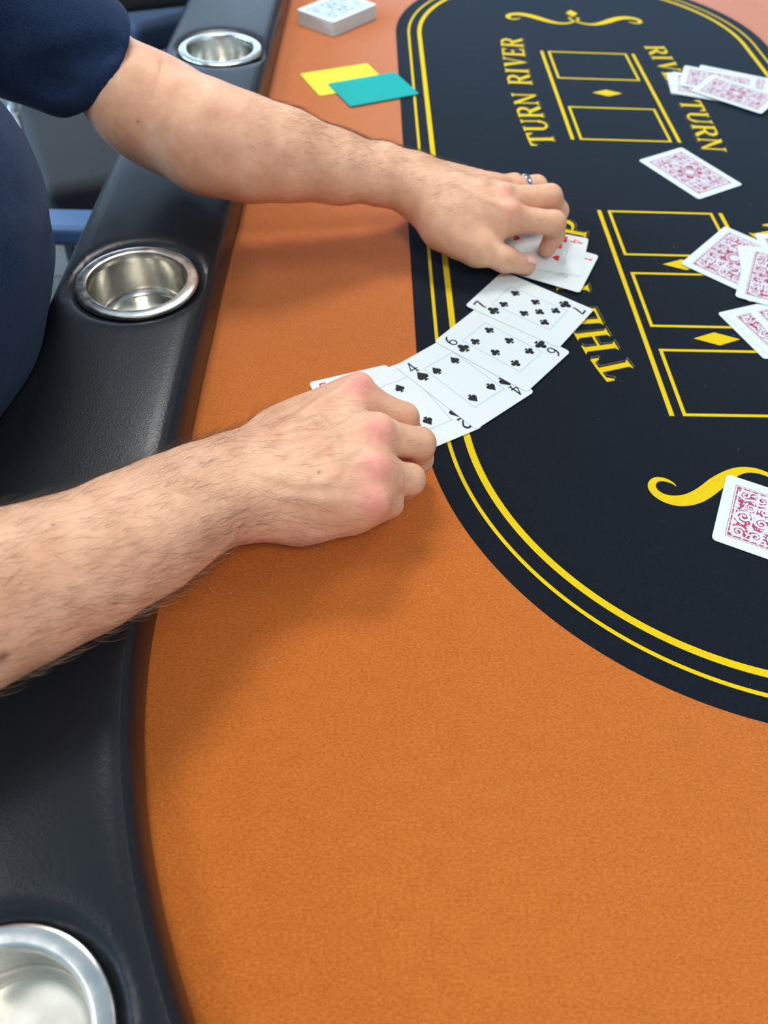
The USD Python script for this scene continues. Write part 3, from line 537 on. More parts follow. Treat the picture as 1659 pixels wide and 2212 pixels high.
# ------------------------------------------------------------------ a small distance-field modeller (smooth-blended capsules, surface nets)
def cap_d(P, a, b, ra, rb):
    ab = b - a; t = np.clip(((P - a) @ ab) / max(ab @ ab, 1e-12), 0, 1)
    return np.linalg.norm(P - a - t[..., None] * ab, axis=-1) - (ra + (rb - ra) * t)
def ell_d(P, c, r, R):
    q = (P - c) @ R; k0 = np.linalg.norm(q / r, axis=-1); k1 = np.linalg.norm(q / (r * r), axis=-1)
    return k0 * (k0 - 1) / np.maximum(k1, 1e-9)
def smin(a, b, k):
    h = np.maximum(k - np.abs(a - b), 0) / k; return np.minimum(a, b) - h * h * k * .25
class Field:
    """groups: ('base' | 'limb' | 'add' | 'cut', k, [prims]); a limb blends with the base but hardly with other limbs"""
    def __init__(s): s.g = []; s.extra = None
    def group(s, kind, k, prims): s.g.append((kind, k, prims))
    @staticmethod
    def one(P, p): return cap_d(P, *p) if len(p) == 4 else ell_d(P, *p)
    @staticmethod
    def centre(p): return ((p[0] + p[1]) / 2, np.linalg.norm(p[1] - p[0]) / 2 + max(p[2], p[3])) if len(p) == 4 else (p[0], float(np.max(p[1])))
    def eval(s, P, sel=None):
        base = np.full(P.shape[:-1], 1.0); limbs, adds, cuts = [], [], []
        for gi, (kind, k, prims) in enumerate(s.g):
            ds = None
            for pi, p in enumerate(prims):
                if sel is not None and not sel[gi][pi]: continue
                d = s.one(P, p); ds = d if ds is None else smin(ds, d, k)
            if ds is None: continue
            if kind == 'base': base = smin(base, ds, k)
            elif kind == 'limb': limbs.append(ds)
            elif kind == 'add': adds.append((ds, k))
            else: cuts.append((ds, k))
        D = base
        if limbs:
            U = limbs[0]
            for d in limbs[1:]: U = smin(U, d, .0022)
            D = smin(base, U, .009)
        for d, k in adds: D = smin(D, d, k)
        for d, k in cuts: D = -smin(-D, d, k)
        return D if s.extra is None else s.extra(P, D)
    def mesh(s, h, B=14, margin=.02):
        prims = [(gi, pi, *s.centre(p)) for gi, (kind, k, pr) in enumerate(s.g) for pi, p in enumerate(pr)]
        solid = [q for q in prims if s.g[q[0]][0] != 'cut']
        lo = np.min([c - r for _, _, c, r in solid], 0) - 2 * h - .006; hi = np.max([c + r for _, _, c, r in solid], 0) + 2 * h + .006
        nb = np.ceil((hi - lo) / (B * h)).astype(int); rad = B * h * .87
        G = np.stack(np.meshgrid(*[np.arange(n) for n in nb], indexing='ij'), -1).reshape(-1, 3); Cc = lo + (G + .5) * B * h
        dist = np.stack([s.one(Cc, s.g[gi][2][pi]) for gi, pi, _, _ in prims], 1)
        issol = np.array([s.g[gi][0] != 'cut' for gi, *_ in prims]); dm = dist[:, issol].min(1)
        keep = np.nonzero((dm < rad + .012) & (dm > -rad - .022))[0]
        ar = np.arange(B + 1); L = np.stack(np.meshgrid(ar, ar, ar, indexing='ij'), -1)
        keys, verts, edges = [], [], []
        S1, S2 = 1 << 21, 1 << 42
        key = lambda I: I[..., 0].astype(np.int64) * S2 + I[..., 1] * S1 + I[..., 2]
        corners = np.array([[i, j, k] for i in (0, 1) for j in (0, 1) for k in (0, 1)])
        E = [(a, b) for a in range(8) for b in range(a + 1, 8) if np.abs(corners[a] - corners[b]).sum() == 1]
        for i in keep:
            sel = [[False] * len(pr) for _, _, pr in s.g]; any_ = False
            for (gi, pi, _, _), d in zip(prims, dist[i]):
                if d < rad + margin: sel[gi][pi] = True; any_ = True
            if not any_: continue
            I = G[i] * B + L; P = lo + I * h; D = s.eval(P.reshape(-1, 3), sel).reshape(B + 1, B + 1, B + 1)
            if D.min() > 0 or D.max() < 0: continue
            c8 = np.stack([D[c[0]:B + c[0], c[1]:B + c[1], c[2]:B + c[2]] for c in corners], -1); ins = c8 < 0; n = ins.sum(-1); act = (n > 0) & (n < 8)
            if act.any():
                idx = np.argwhere(act); v8 = c8[act]; acc = np.zeros((len(idx), 3)); cnt = np.zeros(len(idx))
                for a, b in E:
                    m = (v8[:, a] < 0) != (v8[:, b] < 0)
                    if m.any():
                        t = (v8[m, a] / (v8[m, a] - v8[m, b]))[:, None]; acc[m] += corners[a] + t * (corners[b] - corners[a]); cnt[m] += 1
                keys.append(key(G[i] * B + idx)); verts.append(lo + (G[i] * B + idx + acc / cnt[:, None]) * h)
            for ax in range(3):
                A0 = D[:B, :B, :B]; sh = [slice(0, B)] * 3; sh[ax] = slice(1, B + 1); A1 = D[tuple(sh)]
                m = (A0 < 0) != (A1 < 0)
                if m.any():
                    q = np.argwhere(m); edges.append(np.c_[G[i] * B + q, np.full(len(q), ax), A0[m] < 0])
        keys = np.concatenate(keys); verts = np.vstack(verts); o = np.argsort(keys); keys, verts = keys[o], verts[o]
        edges = np.vstack(edges).astype(np.int64); F = []
        for ax in range(3):
            e = edges[edges[:, 3] == ax]; u, v = (ax + 1) % 3, (ax + 2) % 3; quad = []
            for du, dv in ((0, 0), (-1, 0), (-1, -1), (0, -1)):
                I = e[:, :3].copy(); I[:, u] += du; I[:, v] += dv; kk = key(I); j = np.searchsorted(keys, kk); j = np.minimum(j, len(keys) - 1); quad.append(np.where(keys[j] == kk, j, -1))
            q = np.stack(quad, 1); ok = (q >= 0).all(1); q, ins = q[ok], e[ok, 4] == 1
            q = np.where(ins[:, None], q, q[:, ::-1]); F += [q[:, [0, 1, 2]], q[:, [0, 2, 3]]]
        F = np.vstack(F)
        for _ in range(2):                            # relax onto the surface
            n = np.zeros_like(verts); fn = np.cross(verts[F[:, 1]] - verts[F[:, 0]], verts[F[:, 2]] - verts[F[:, 0]])
            acc = np.zeros_like(verts); cnt = np.zeros(len(verts))
            for k in range(3): np.add.at(acc, F[:, k], verts[F[:, (k + 1) % 3]]); np.add.at(cnt, F[:, k], 1)
            verts = verts * .45 + .55 * acc / np.maximum(cnt, 1)[:, None]
        return verts, F
    def hit(s, px, py, near=.02, far=2.0):
        """the point of the surface seen at a pixel"""
        d = CAM_R @ np.array([(px - W / 2) / FPX, -(py - H / 2) / FPX, -1.0]); d /= np.linalg.norm(d); p = np.array([0, 0, CAM_H]) + d * near
        for _ in range(120):
            q = float(s.eval(p[None])[0])
            if q < .0002: return p
            p = p + d * max(q * .8, .0002)
            if np.linalg.norm(p - [0, 0, CAM_H]) > far: break
        return None
def V3(*a): return np.array(a, float)
def unit(v): v = np.asarray(v, float); return v / np.linalg.norm(v)
def chain(st, k=1): return [(st[i][0], st[i + 1][0], st[i][1], st[i + 1][1]) for i in range(len(st) - 1)]
def flatchain(st, pairs=.28):
    """stations (point, radius): an oval limb made of two blended capsules side by side"""
    out = []
    for i in range(len(st) - 1):
        (a, ra, ea), (b, rb, eb) = st[i], st[i + 1]; d = unit(b - a); s = np.cross(V3(0, 0, 1), d); s = unit(s)
        for q in ((-1, 1) if max(ea, eb) > 0 else (1,)): out.append((a + s * q * ea * ra, b + s * q * eb * rb, ra * (1 - ea), rb * (1 - eb)))
    return out
def st(px, py, hw, z, flatness=.0, f=1.0):
    p = C(px, py, z); return (p, f * hw / pxm(p), flatness)

# ------------------------------------------------------------------ the player: skin
body = Field()
# left arm (the far one, reaching across with the ring)
SHL, SHR = V3(-.375, .715, .205), V3(-.405, .205, .225)
EL = st(360, 255, 101, .095)
armL = [(SHL, .050, 0), st(220, 153, 91, .119), st(300, 222, 101, .106), EL, st(450, 300, 110, .092, .1), st(540, 324, 106, .086, .15), st(625, 337, 95, .078, .2), st(725, 361, 79, .066, .25), st(830, 378, 68, .055, .3), st(892, 393, 62, .049, .32)]
body.group('base', .005, flatchain(armL[:3])); body.group('base', .014, flatchain(armL[2:]))
# right arm (the near one)
ELR = (V3(-.285, .095, .100), .0400, .1)
armR = [(SHR, .052, .1), (V3(-.345, .145, .155), .045, .1), ELR, st(-95, 1330, 166, .090, .1), st(61, 1259, 155, .083, .12), st(182, 1214, 142, .076, .16), st(303, 1152, 136, .067, .2), st(387, 1100, 122, .059, .26), st(452, 1064, 110, .053, .3), st(511, 1048, 108, .049, .34)]
body.group('base', .015, flatchain(armR))
# right hand: knuckles, finger joints, tips
def P_(px, py, z): return C(px, py, z)
RW_ = P_(520, 1048, .047)
RM = dict(i=P_(770, 860, .0535), m=P_(810, 943, .0575), r=P_(808, 1022, .0535), p=P_(796, 1084, .0450))
RPIP = dict(i=P_(872, 903, .0350), m=P_(906, 958, .0390), r=P_(884, 1036, .0345), p=P_(838, 1086, .0310))
RDIP = dict(i=P_(882, 930, .0180), m=P_(906, 992, .0195), r=P_(874, 1050, .0165), p=P_(818, 1100, .0150))
RTIP = dict(i=P_(862, 940, .0092), m=P_(880, 1006, .0090), r=P_(846, 1054, .0090), p=P_(796, 1098, .0090))
rad = dict(i=(.0122, .0098, .0085, .0075), m=(.0126, .0100, .0087, .0076), r=(.0120, .0096, .0083, .0073), p=(.0112, .0090, .0078, .0068))
wR = {'i': P_(508, 1000, .048), 'm': P_(516, 1032, .050), 'r': P_(524, 1064, .048), 'p': P_(534, 1084, .044)}
palm = []
for f in 'imrp':
    palm.append((wR[f], RM[f], .0150, rad[f][0]))
    palm.append((wR[f] - V3(0, 0, .010), RM[f] - V3(.010, 0, .013), .0130, .0105))
for f, g in (('i', 'm'), ('m', 'r'), ('r', 'p')):
    q = (RM[f] + RM[g]) / 2; w = (wR[f] + wR[g]) / 2; palm.append((w, w + (q - w) * .86 - V3(0, 0, .0005), .0150, .0118))
palm += [(P_(560, 1092, .034), P_(650, 1096, .030), .0155, .0190), (P_(650, 1096, .030), P_(772, 1092, .030), .0190, .0115),
         (P_(510, 1000, .040), P_(640, 935, .033), .0145, .0170), (P_(600, 930, .044), P_(745, 868, .046), .0125, .0130)]
body.group('base', .014, palm)
for f in 'imrp':
    body.group('limb', .0045, [(RM[f], RPIP[f], rad[f][0] * .96, rad[f][1]), (RPIP[f], RDIP[f], rad[f][1], rad[f][2]), (RDIP[f], RTIP[f], rad[f][2], rad[f][3])])
body.group('limb', .006, [(P_(560, 985, .036), P_(690, 925, .026), .0155, .0125), (P_(690, 925, .026), P_(775, 905, .017), .0120, .0105), (P_(775, 905, .017), P_(838, 915, .0100), .0100, .0085)])
# left hand
LW_ = P_(905, 402, .048)
LM = dict(i=P_(1094, 470, .0440), m=P_(1086, 432, .0465), r=P_(1066, 409, .0400), p=P_(1036, 403, .0310))
LPIP = dict(i=P_(1196, 482, .0370), m=P_(1188, 425, .0430), r=P_(1158, 404, .0340), p=P_(1110, 398, .0240))
LDIP = dict(i=P_(1198, 508, .0215), m=P_(1206, 456, .0260), r=P_(1178, 430, .0180), p=P_(1140, 425, .0140))
LTIP = dict(i=P_(1181, 538, .0105), m=P_(1196, 494, .0120), r=P_(1172, 458, .0100), p=P_(1138, 446, .0090))
wL = {'i': P_(922, 430, .046), 'm': P_(910, 412, .049), 'r': P_(903, 390, .048), 'p': P_(897, 378, .043)}
palm = []
for f in 'imrp':
    palm.append((wL[f], LM[f], .0150, rad[f][0] * .98)); palm.append((wL[f] - V3(0, 0, .010), LM[f] - V3(.010, 0, .012), .0125, .0100))
for f, g in (('i', 'm'), ('m', 'r'), ('r', 'p')):
    q = (LM[f] + LM[g]) / 2; w = (wL[f] + wL[g]) / 2; palm.append((w, w + (q - w) * .86 - V3(0, 0, .0005), .0150, .0112))
palm += [(P_(918, 430, .040), P_(962, 486, .034), .0150, .0180), (P_(960, 490, .034), P_(1030, 536, .0260), .0185, .0125), (P_(960, 470, .036), P_(1070, 478, .036), .0150, .0105)]
body.group('base', .014, palm)
for f in 'imrp':
    body.group('limb', .0045, [(LM[f], LPIP[f], rad[f][0] * .93, rad[f][1] * 1.02), (LPIP[f], LDIP[f], rad[f][1] * 1.02, rad[f][2]), (LDIP[f], LTIP[f], rad[f][2], rad[f][3])])
body.group('limb', .006, [(P_(1000, 520, .028), P_(1030, 540, .0250), .0150, .0125), (P_(1030, 540, .0250), P_(1090, 560, .0195), .0112, .0098), (P_(1090, 560, .0195), P_(1138, 573, .0118), .0100, .0082)])
# veins, tendons and creases of the near hand
def onskin(pts, depth):
    out = []
    for px, py in pts:
        q = body.hit(px, py)
        if q is not None: out.append(q + unit(q - V3(0, 0, CAM_H)) * depth)
    return out
def vein(pts, r, depth): 
    q = onskin(pts, depth); return [(q[i], q[i + 1], r, r) for i in range(len(q) - 1)]
VEINS = [([(590, 940), (634, 927), (690, 908), (722, 936), (730, 985), (728, 1022)], .0020, .0009), ([(722, 936), (770, 900)], .0015, .0008), ([(728, 1000), (765, 975)], .0015, .0008), ([(640, 1000), (690, 975), (722, 955)], .0016, .0009),
         ([(560, 1020), (640, 1045), (700, 1040), (730, 1015)], .0015, .0009)]
TEND = [([(600, 985), (700, 952), (790, 925)], .0030, .0037), ([(590, 1030), (690, 1015), (790, 1005)], .0028, .0036), ([(600, 1070), (700, 1080), (785, 1080)], .0026, .0035), ([(600, 935), (690, 875), (755, 835)], .0028, .0034)]
KN = [(778, 828, .0068), (818, 922, .0074), (815, 1006, .0062), (811, 1085, .0066)]
LVE = [([(985, 380), (1040, 398), (1085, 425)], .0024, .0026), ([(985, 400), (1045, 430), (1095, 450)], .0026, .0029)]
addv = [vein(*v) for v in VEINS + LVE]; addt = [vein(*v) for v in TEND]
kn = []
for px, py, r in KN + [(1105, 452, .0060), (1090, 412, .0062)]:
    q = body.hit(px, py)
    if q is not None: q = q + unit(q - V3(0, 0, CAM_H)) * (r - .0012); kn.append((q, q + V3(1e-4, 0, 0), r, r))
cr = []
for pts, r in [([(536, 1128), (520, 1150), (512, 1172)], .0007), ([(522, 1118), (505, 1142), (500, 1165)], .0006), ([(352, 130), (345, 170), (332, 215), (326, 270)], .0008), ([(1082, 532), (1072, 548), (1066, 566)], .0005), ([(1093, 535), (1086, 550)], .0004)]:
    q = onskin(pts, -.0001); cr += [(q[i], q[i + 1], r, r) for i in range(len(q) - 1)]
for v in addv + addt:
    if v: body.group('add', .0042, v)
for q in kn: body.group('add', .006, [q])
if cr: body.group('cut', .0022, cr)
bv, bf = body.mesh(.00145, margin=.05)
# torso, neck and head: hidden by the shirt or beyond the frame, one surface with the arms
HEAD = V3(-.285, .455, .455)
trunk = Field()
I3 = np.eye(3)
def tilt(a): c, s = math.cos(a), math.sin(a); return np.array([[c, 0, s], [0, 1, 0], [-s, 0, c]])
CHEST, BELLY, PELV = V3(-.318, .420, .105), V3(-.395, .435, -.06), V3(-.490, .450, -.20)
trunk.group('base', .05, [(CHEST, V3(.095, .145, .12), tilt(.35)), (BELLY, V3(.105, .135, .13), tilt(.45)), (PELV, V3(.12, .165, .11), I3), (V3(-.40, .46, .19), SHL, .060, .052), (V3(-.41, .45, .19), SHR, .060, .054), (V3(-.375, .455, .20), V3(-.315, .455, .345), .062, .052)])
trunk.group('base', .03, [(HEAD + V3(0, 0, .025), V3(.092, .072, .088), tilt(.2)), (HEAD + V3(.022, 0, -.055), V3(.066, .056, .062), tilt(.3)), (HEAD + V3(.062, 0, -.105), HEAD + V3(.050, 0, -.10), .020, .024)])
hx = unit(V3(1, -.05, -.35)); hz_ = unit(V3(.35, 0, 1)); hy = V3(0, 1, 0)
def HP(x, y, z): return HEAD + hx * x + hy * y + hz_ * z
trunk.group('add', .010, [(HP(.086, 0, .018), HP(.108, 0, -.028), .008, .012), (HP(.100, .009, -.031), HP(.100, -.009, -.031), .008, .008)])
for s_ in (-1, 1):
    trunk.group('add', .006, [(HP(-.005, s_ * .076, .010), HP(-.012, s_ * .079, -.030), .013, .009)])
    trunk.group('add', .008, [(HP(.082, s_ * .018, .026), HP(.074, s_ * .044, .022), .008, .007)])
    trunk.group('cut', .010, [(HP(.100, s_ * .028, .004), HP(.100, s_ * .036, .004), .011, .010)])
    trunk.group('add', .004, [(HP(.0740, s_ * .028, .011), HP(.0710, s_ * .040, .010), .0105, .0105)])
    trunk.group('add', .006, [(HP(.064, s_ * .040, -.026), HP(.056, s_ * .046, -.030), .012, .012)])
trunk.group('add', .006, [(HP(.090, .018, -.058), HP(.090, -.018, -.058), .006, .006), (HP(.088, .014, -.068), HP(.088, -.014, -.068), .007, .007)])
trunk.group('cut', .003, [(HP(.098, .020, -.0625), HP(.098, -.020, -.0625), .0022, .0022)])
tv, tf = trunk.mesh(.005, margin=.07)
def mani(v, f): return m3.Manifold(m3.Mesh(v.astype(np.float32), f.astype(np.uint32)))
def mend(v, f):
    """closes pinholes and parts surfaces that touch along an edge, so that the surface is a manifold"""
    v, f = np.array(v), np.array(f)
    for _ in range(3):
        e = np.sort(np.vstack([f[:, [0, 1]], f[:, [1, 2]], f[:, [2, 0]]]), 1).astype(np.int64); u, c = np.unique(e[:, 0] * 10000000 + e[:, 1], return_counts=True); u = u[c > 2]; bad = np.stack([u // 10000000, u % 10000000], 1)
        if not len(bad): break
        pair = {tuple(q) for q in bad.tolist()}; newv = []
        for p in np.unique(bad):
            fi = np.nonzero((f == p).any(1))[0]; left, fans = set(fi.tolist()), []
            while left:
                fan, todo = set(), [left.pop()]
                while todo:
                    a = todo.pop(); fan.add(a)
                    for b in list(left):
                        sh = set(f[a]) & set(f[b])
                        if len(sh) == 2 and p in sh and tuple(sorted(sh)) not in pair: left.discard(b); todo.append(b)
                fans.append(fan)
            for fan in fans[1:]:
                k = len(v) + len(newv); newv.append(v[p])
                for a in fan: f[a][f[a] == p] = k
        if newv: v = np.vstack([v, newv])
        else: break
    d = np.vstack([f[:, [0, 1]], f[:, [1, 2]], f[:, [2, 0]]]).astype(np.int64); fw, bw = d[:, 0] * (len(v) + 1) + d[:, 1], d[:, 1] * (len(v) + 1) + d[:, 0]
    nxt = {b: a for a, b in d[~np.isin(fw, bw)].tolist()}; extra = []
    while nxt:
        a0, a = next(iter(nxt.items())); loop = [a0]; del nxt[a0]
        while a != a0 and a in nxt: loop.append(a); a = nxt.pop(a)
        v = np.vstack([v, v[loop].mean(0)]); k = len(v) - 1
        extra += [[loop[i], loop[(i + 1) % len(loop)], k] for i in range(len(loop))]
    return v, np.vstack([f, extra]) if extra else f
bv, bf = mend(bv, bf); tv, tf = mend(tv, tf)
A, B_ = mani(bv, bf), mani(tv, tf)
joined = A + B_ if A.status() == m3.Error.NoError and B_.status() == m3.Error.NoError else None
if joined is None or joined.is_empty(): print('BODY UNION FAILED', A.status(), B_.status()); sv, sf = np.vstack([bv, tv]), np.vstack([bf, tf + len(bv)])
else: sv, sf = arr(joined)
# tint of the skin: pinker knuckles and finger tips, paler inner arm
tint = np.tile(np.array([.85, .492, .312]), (len(sv), 1))
def blush(p, r, col, amt):
    global tint
    if p is None: return
    w = amt * np.exp(-(np.linalg.norm(sv - p, axis=1) / r) ** 2)[:, None]; tint = tint * (1 - w) + np.array(col) * w
PINK = (.90, .36, .29)
for px, py, r in KN: blush(body.hit(px, py), .0105, PINK, .95)
for px, py in [(1107, 452), (1090, 410)]: blush(body.hit(px, py), .009, PINK, .6)
for f in 'imrp':
    for T, Q in ((RTIP, RDIP), (LTIP, LDIP)): blush(T[f], .013, (.76, .36, .28), .75)
    for T in (RPIP, LPIP): blush(T[f], .012, (.74, .37, .26), .45)
for q_ in (-.014, -.007, 0, .007, .014): blush(HP(.092, q_, -.062), .009, (.70, .30, .25), .7)
blush(C(1138, 573, .0118), .014, (.78, .40, .31), .7); blush(C(650, 1165, .02), .022, (.76, .43, .33), .7); blush(C(560, 1150, .02), .02, (.76, .43, .33), .5)
blush(C(330, 340, .07), .05, (.66, .34, .22), .5)
for pts, _, _ in VEINS[:3]:
    for px, py in pts[1:5]: blush(body.hit(px, py), .005, (.74, .49, .34), .4)
for px, py, r in [(298, 263, .0011), (115, 1133, .0010), (690, 1020, .0010), (665, 1042, .0008), (5, 1420, .003)]: blush(body.hit(px, py), r, (.22, .08, .05), .8)
tint = np.clip(tint, 0, .9)
man = thing('person', 'person in a navy short-sleeved shirt leaning on the rail and spreading cards with both hands', 'person', (0, 0, 0))
skin = part(man, 'body', (sv, sf), m_skin, True, label='bare arms and hands with dark arm hair', tint=tint)

# ------------------------------------------------------------------ shirt
shirt = Field()
HEM = C(216, 150, .122); hemdir = unit(HEM - SHL)
hemn, _a = hemdir, HEM
shirt.group('base', .05, [(CHEST, V3(.118, .166, .14), tilt(.35)), (BELLY, V3(.126, .156, .15), tilt(.45)), (PELV, V3(.132, .178, .10), I3), (V3(-.40, .46, .20), SHL + V3(0, 0, .004), .066, .064), (V3(-.41, .45, .20), SHR + V3(0, 0, .004), .066, .064)])
HEM2 = V3(-.330, .132, .140)
shirt.group('base', .016, [(SHL + V3(0, -.002, .004), HEM + hemdir * .06 + V3(0, -.002, .005), .064, .0435), (SHL + V3(.00, -.03, -.03), C(110, 165, .122), .048, .026)])
shirt.group('base', .045, [(SHR, HEM2, .066, .053)])
hemdir2 = unit(HEM2 - SHR)
def first(x, ys):
    for y in ys:
        q = shirt.hit(x, y)
        if q is not None: return q
_q = [first(287, range(30, 130, 6)), shirt.hit(262, 160), first(156, range(262, 170, -6))]       # the hem runs through these points
hemn = np.cross(_q[1] - _q[0], _q[2] - _q[0]); hemn = unit(hemn) * np.sign(hemn @ hemdir); _a = _q[1]
FOLD = []
def shirt_extra(P, D):
    n = (meshkit.noise(P * 22, 5) - .5) * .0075 + (meshkit.noise(P * V3(60, 40, 60), 8) - .5) * .0028
    D = D + n * .9 * np.clip((np.linalg.norm(P - HEM, axis=-1) - .03) / .06, .15, 1)
    # trim at the hems and hollow the sleeves out there; open neck
    for hm, hd, pn, p0, r1 in ((HEM, hemdir, hemn, _a, .0470), (HEM2, hemdir2, hemdir2, HEM2, .0525)):
        al = (P - p0) @ pn; near = np.linalg.norm(P - hm, axis=-1) < .14
        D = np.where(near, -smin(-D, -al, .006), D)
    return np.maximum(D, .072 - np.linalg.norm(P - V3(-.325, .455, .335), axis=-1))
shirt.extra = shirt_extra
for pts, r in [([(75, 152), (120, 142), (180, 124), (235, 102)], .0050), ([(80, 186), (115, 187), (150, 180)], .0045)]:
    q = [shirt.hit(*p_) for p_ in pts]; q = [x for x in q if x is not None]
    if len(q) > 1: shirt.group('cut', .012, [(q[i], q[i + 1], r, r) for i in range(len(q) - 1)])
hv, hf = shirt.mesh(.0028, margin=.06)
part(man, 'shirt', (hv, hf), m_shirt, True, label='heathered navy short-sleeved shirt')
# trousers and shoes, under the table
leg = Field()
for s_ in (-1, 1):
    hip, knee, ank = V3(-.47, .45 + s_ * .09, -.235), V3(-.06, .45 + s_ * .14, -.225), V3(-.10, .45 + s_ * .15, -.66)
    leg.group('base', .03, [(hip, knee, .088, .066), (knee, ank, .064, .048)])
leg.group('base', .04, [(V3(-.50, .45, -.215), V3(.135, .18, .088), I3)])
lv, lf = leg.mesh(.008, margin=.06)
part(man, 'trousers', (lv, lf), m_trouser, True, label='dark trousers')
for s_ in (-1, 1):
    y = .45 + s_ * .15
    sh = m3.Manifold.batch_hull([m3.Manifold.sphere(r, 24).translate([x, y + dy, z]) for x, dy, z, r in ((-.12, 0, -.705, .040), (-.11, 0, -.66, .040), (.02, .01, -.722, .032), (.09, 0, -.730, .026), (-.13, 0, -.728, .030))])
    part(man, 'shoe', sh, m_shoe, True)
hairc = [m3.Manifold.sphere(1, 40).scale([.098, .080, .090]).rotate([0, 12, 0]).translate([float(q) for q in HEAD + V3(-.012, 0, .036)])]
hm_ = hairc[0] - m3.Manifold.cube([.2, .3, .3], True).translate([float(q) for q in HP(.165, 0, -.055)])- m3.Manifold.cube([.3, .3, .1], True).translate([float(q) for q in HEAD + V3(0, 0, -.08)])
part(man, 'head_hair', hm_.refine_to_length(.01), m_hair_dark, True)
m_eye, m_iris = simple('eye_white', (.7, .68, .65), .25), simple('brown_iris', (.05, .028, .016), .2)
for s_ in (-1, 1):
    e = trimesh.creation.icosphere(3, .0112); e.apply_translation(HP(.0740, s_ * .031, .004)); ey = part(man, 'eye', e, m_eye, True)
    e = trimesh.creation.icosphere(3, .0050); e.apply_translation(HP(.0805, s_ * .0305, .0010)); part(ey, 'iris', e, m_iris, True)
    part(man, 'eyebrow', tube([HP(.089, s_ * .016, .023), HP(.088, s_ * .030, .028), HP(.076, s_ * .047, .023)], [.0022, .0034, .0018]), m_hair_dark, True)
# wedding ring on the far hand, worn on the ring finger
a, b = LM['r'], LPIP['r']; c = a + (b - a) * .70; d = unit(b - a)
rm = lathe([(.0105, -.0022), (.0112, -.0024), (.0117, -.0012), (.0118, 0), (.0117, .0012), (.0112, .0024), (.0105, .0022), (.0104, 0), (.0105, -.0022)], 64)
zax = d; xax = unit(np.cross(V3(0, 0, 1), zax)); yax = np.cross(zax, xax); T_ = np.eye(4); T_[:3, 0], T_[:3, 1], T_[:3, 2], T_[:3, 3] = xax, yax, zax, c; rm.apply_transform(T_)
part(man, 'ring', rm, simple('polished_ring_metal', (.60, .66, .74), .12, metallic=1.0), 40, label='polished silver ring on the ring finger')
# thumb nail of the far hand
tip = body.hit(1142, 570); ax_ = unit(C(1138, 573, .0118) - C(1090, 560, .0195)); nrm_ = unit(V3(.0, -.25, 1)); nrm_ = unit(nrm_ - ax_ * (nrm_ @ ax_)); sd_ = np.cross(nrm_, ax_)
if tip is not None:
    nl = trimesh.creation.icosphere(3, 1.0); nl.vertices *= [.0068, .0055, .0016]; T_ = np.eye(4); T_[:3, 0], T_[:3, 1], T_[:3, 2], T_[:3, 3] = ax_, sd_, nrm_, C(1136, 572, .0118) + nrm_ * .0078 + ax_ * .001; nl.apply_transform(T_)
    part(man, 'thumbnail', nl, m_nail, True)

# ------------------------------------------------------------------ body hair
def normals(v, f):
    n = np.zeros_like(v); fn = np.cross(v[f[:, 1]] - v[f[:, 0]], v[f[:, 2]] - v[f[:, 0]])
    for k in range(3): np.add.at(n, f[:, k], fn)
    return n / np.maximum(np.linalg.norm(n, axis=1, keepdims=True), 1e-12)
SN = normals(sv, sf)
def hairs(name, axis, count, weight, lmin, lmax, width, mat, side, seed, lift=.55):
    """axis: polyline down the arm to the hand; weight(t, up, lateral) gives how likely a hair grows there"""
    rs = np.random.default_rng(seed); ax = np.array(axis)
    best = np.full(len(sv), 9.0); T = np.zeros(len(sv)); Dr = np.zeros((len(sv), 3)); tot = len(ax) - 1
    for i in range(tot):
        a, b = ax[i], ax[i + 1]; t = np.clip(((sv - a) @ (b - a)) / ((b - a) @ (b - a)), 0, 1); d = np.linalg.norm(sv - a - t[:, None] * (b - a), axis=1)
        m = d < best; best[m] = d[m]; T[m] = (i + t[m]) / tot; Dr[m] = unit(b - a)
    lat = np.cross(V3(0, 0, 1), Dr); lat /= np.maximum(np.linalg.norm(lat, axis=1, keepdims=True), 1e-9)
    w = weight(T, SN[:, 2], (SN * lat).sum(1)) * (best < .055) * (T > .002)
    w = np.maximum(w, 0) * (.35 + 1.2 * meshkit.noise(sv * 90, 4)); w /= w.sum()
    idx = rs.choice(len(sv), count, p=w); pts, cnts, wd = [], [], []
    for i in idx:
        n, d = SN[i], Dr[i]; tdir = d + lat[i] * side * rs.uniform(.0, .55) + rs.normal(0, .22, 3); tdir -= n * (tdir @ n); tdir /= max(np.linalg.norm(tdir), 1e-6)
        L = rs.uniform(lmin, lmax); bend = rs.normal(0, .35); sd = np.cross(n, tdir); q = np.linspace(0, 1, 6)[:, None]; up = rs.uniform(.25, lift)
        pts.append(sv[i] + rs.normal(0, .0004, 3) + L * (q * tdir + bend * q * q * sd * .6 + n * (up * q - up * .62 * q * q) - n * .0003 * (q < .01))); cnts.append(6); wd += [width, width, width * .9, width * .75, width * .5, width * .2]
    cv = UsdGeom.BasisCurves.Define(stage, numbered(str(man.GetPath()), name))
    cv.CreatePointsAttr(Vt.Vec3fArray.FromNumpy(np.vstack(pts).astype(np.float32))); cv.CreateCurveVertexCountsAttr(Vt.IntArray.FromNumpy(np.array(cnts, np.int32))); cv.CreateTypeAttr('linear')
    cv.CreateWidthsAttr(Vt.FloatArray.FromNumpy(np.array(wd, np.float32))); cv.SetWidthsInterpolation('vertex')
    UsdShade.MaterialBindingAPI.Apply(cv.GetPrim()).Bind(mat); tag(cv.GetPrim(), kind='stuff'); return cv
axR = [ELR[0]] + [s_[0] for s_ in armR[3:]] + [(RM['m'] + RM['r']) / 2]
axL = [EL[0]] + [s_[0] for s_ in armL[4:]] + [(LM['m'] + LM['r']) / 2]
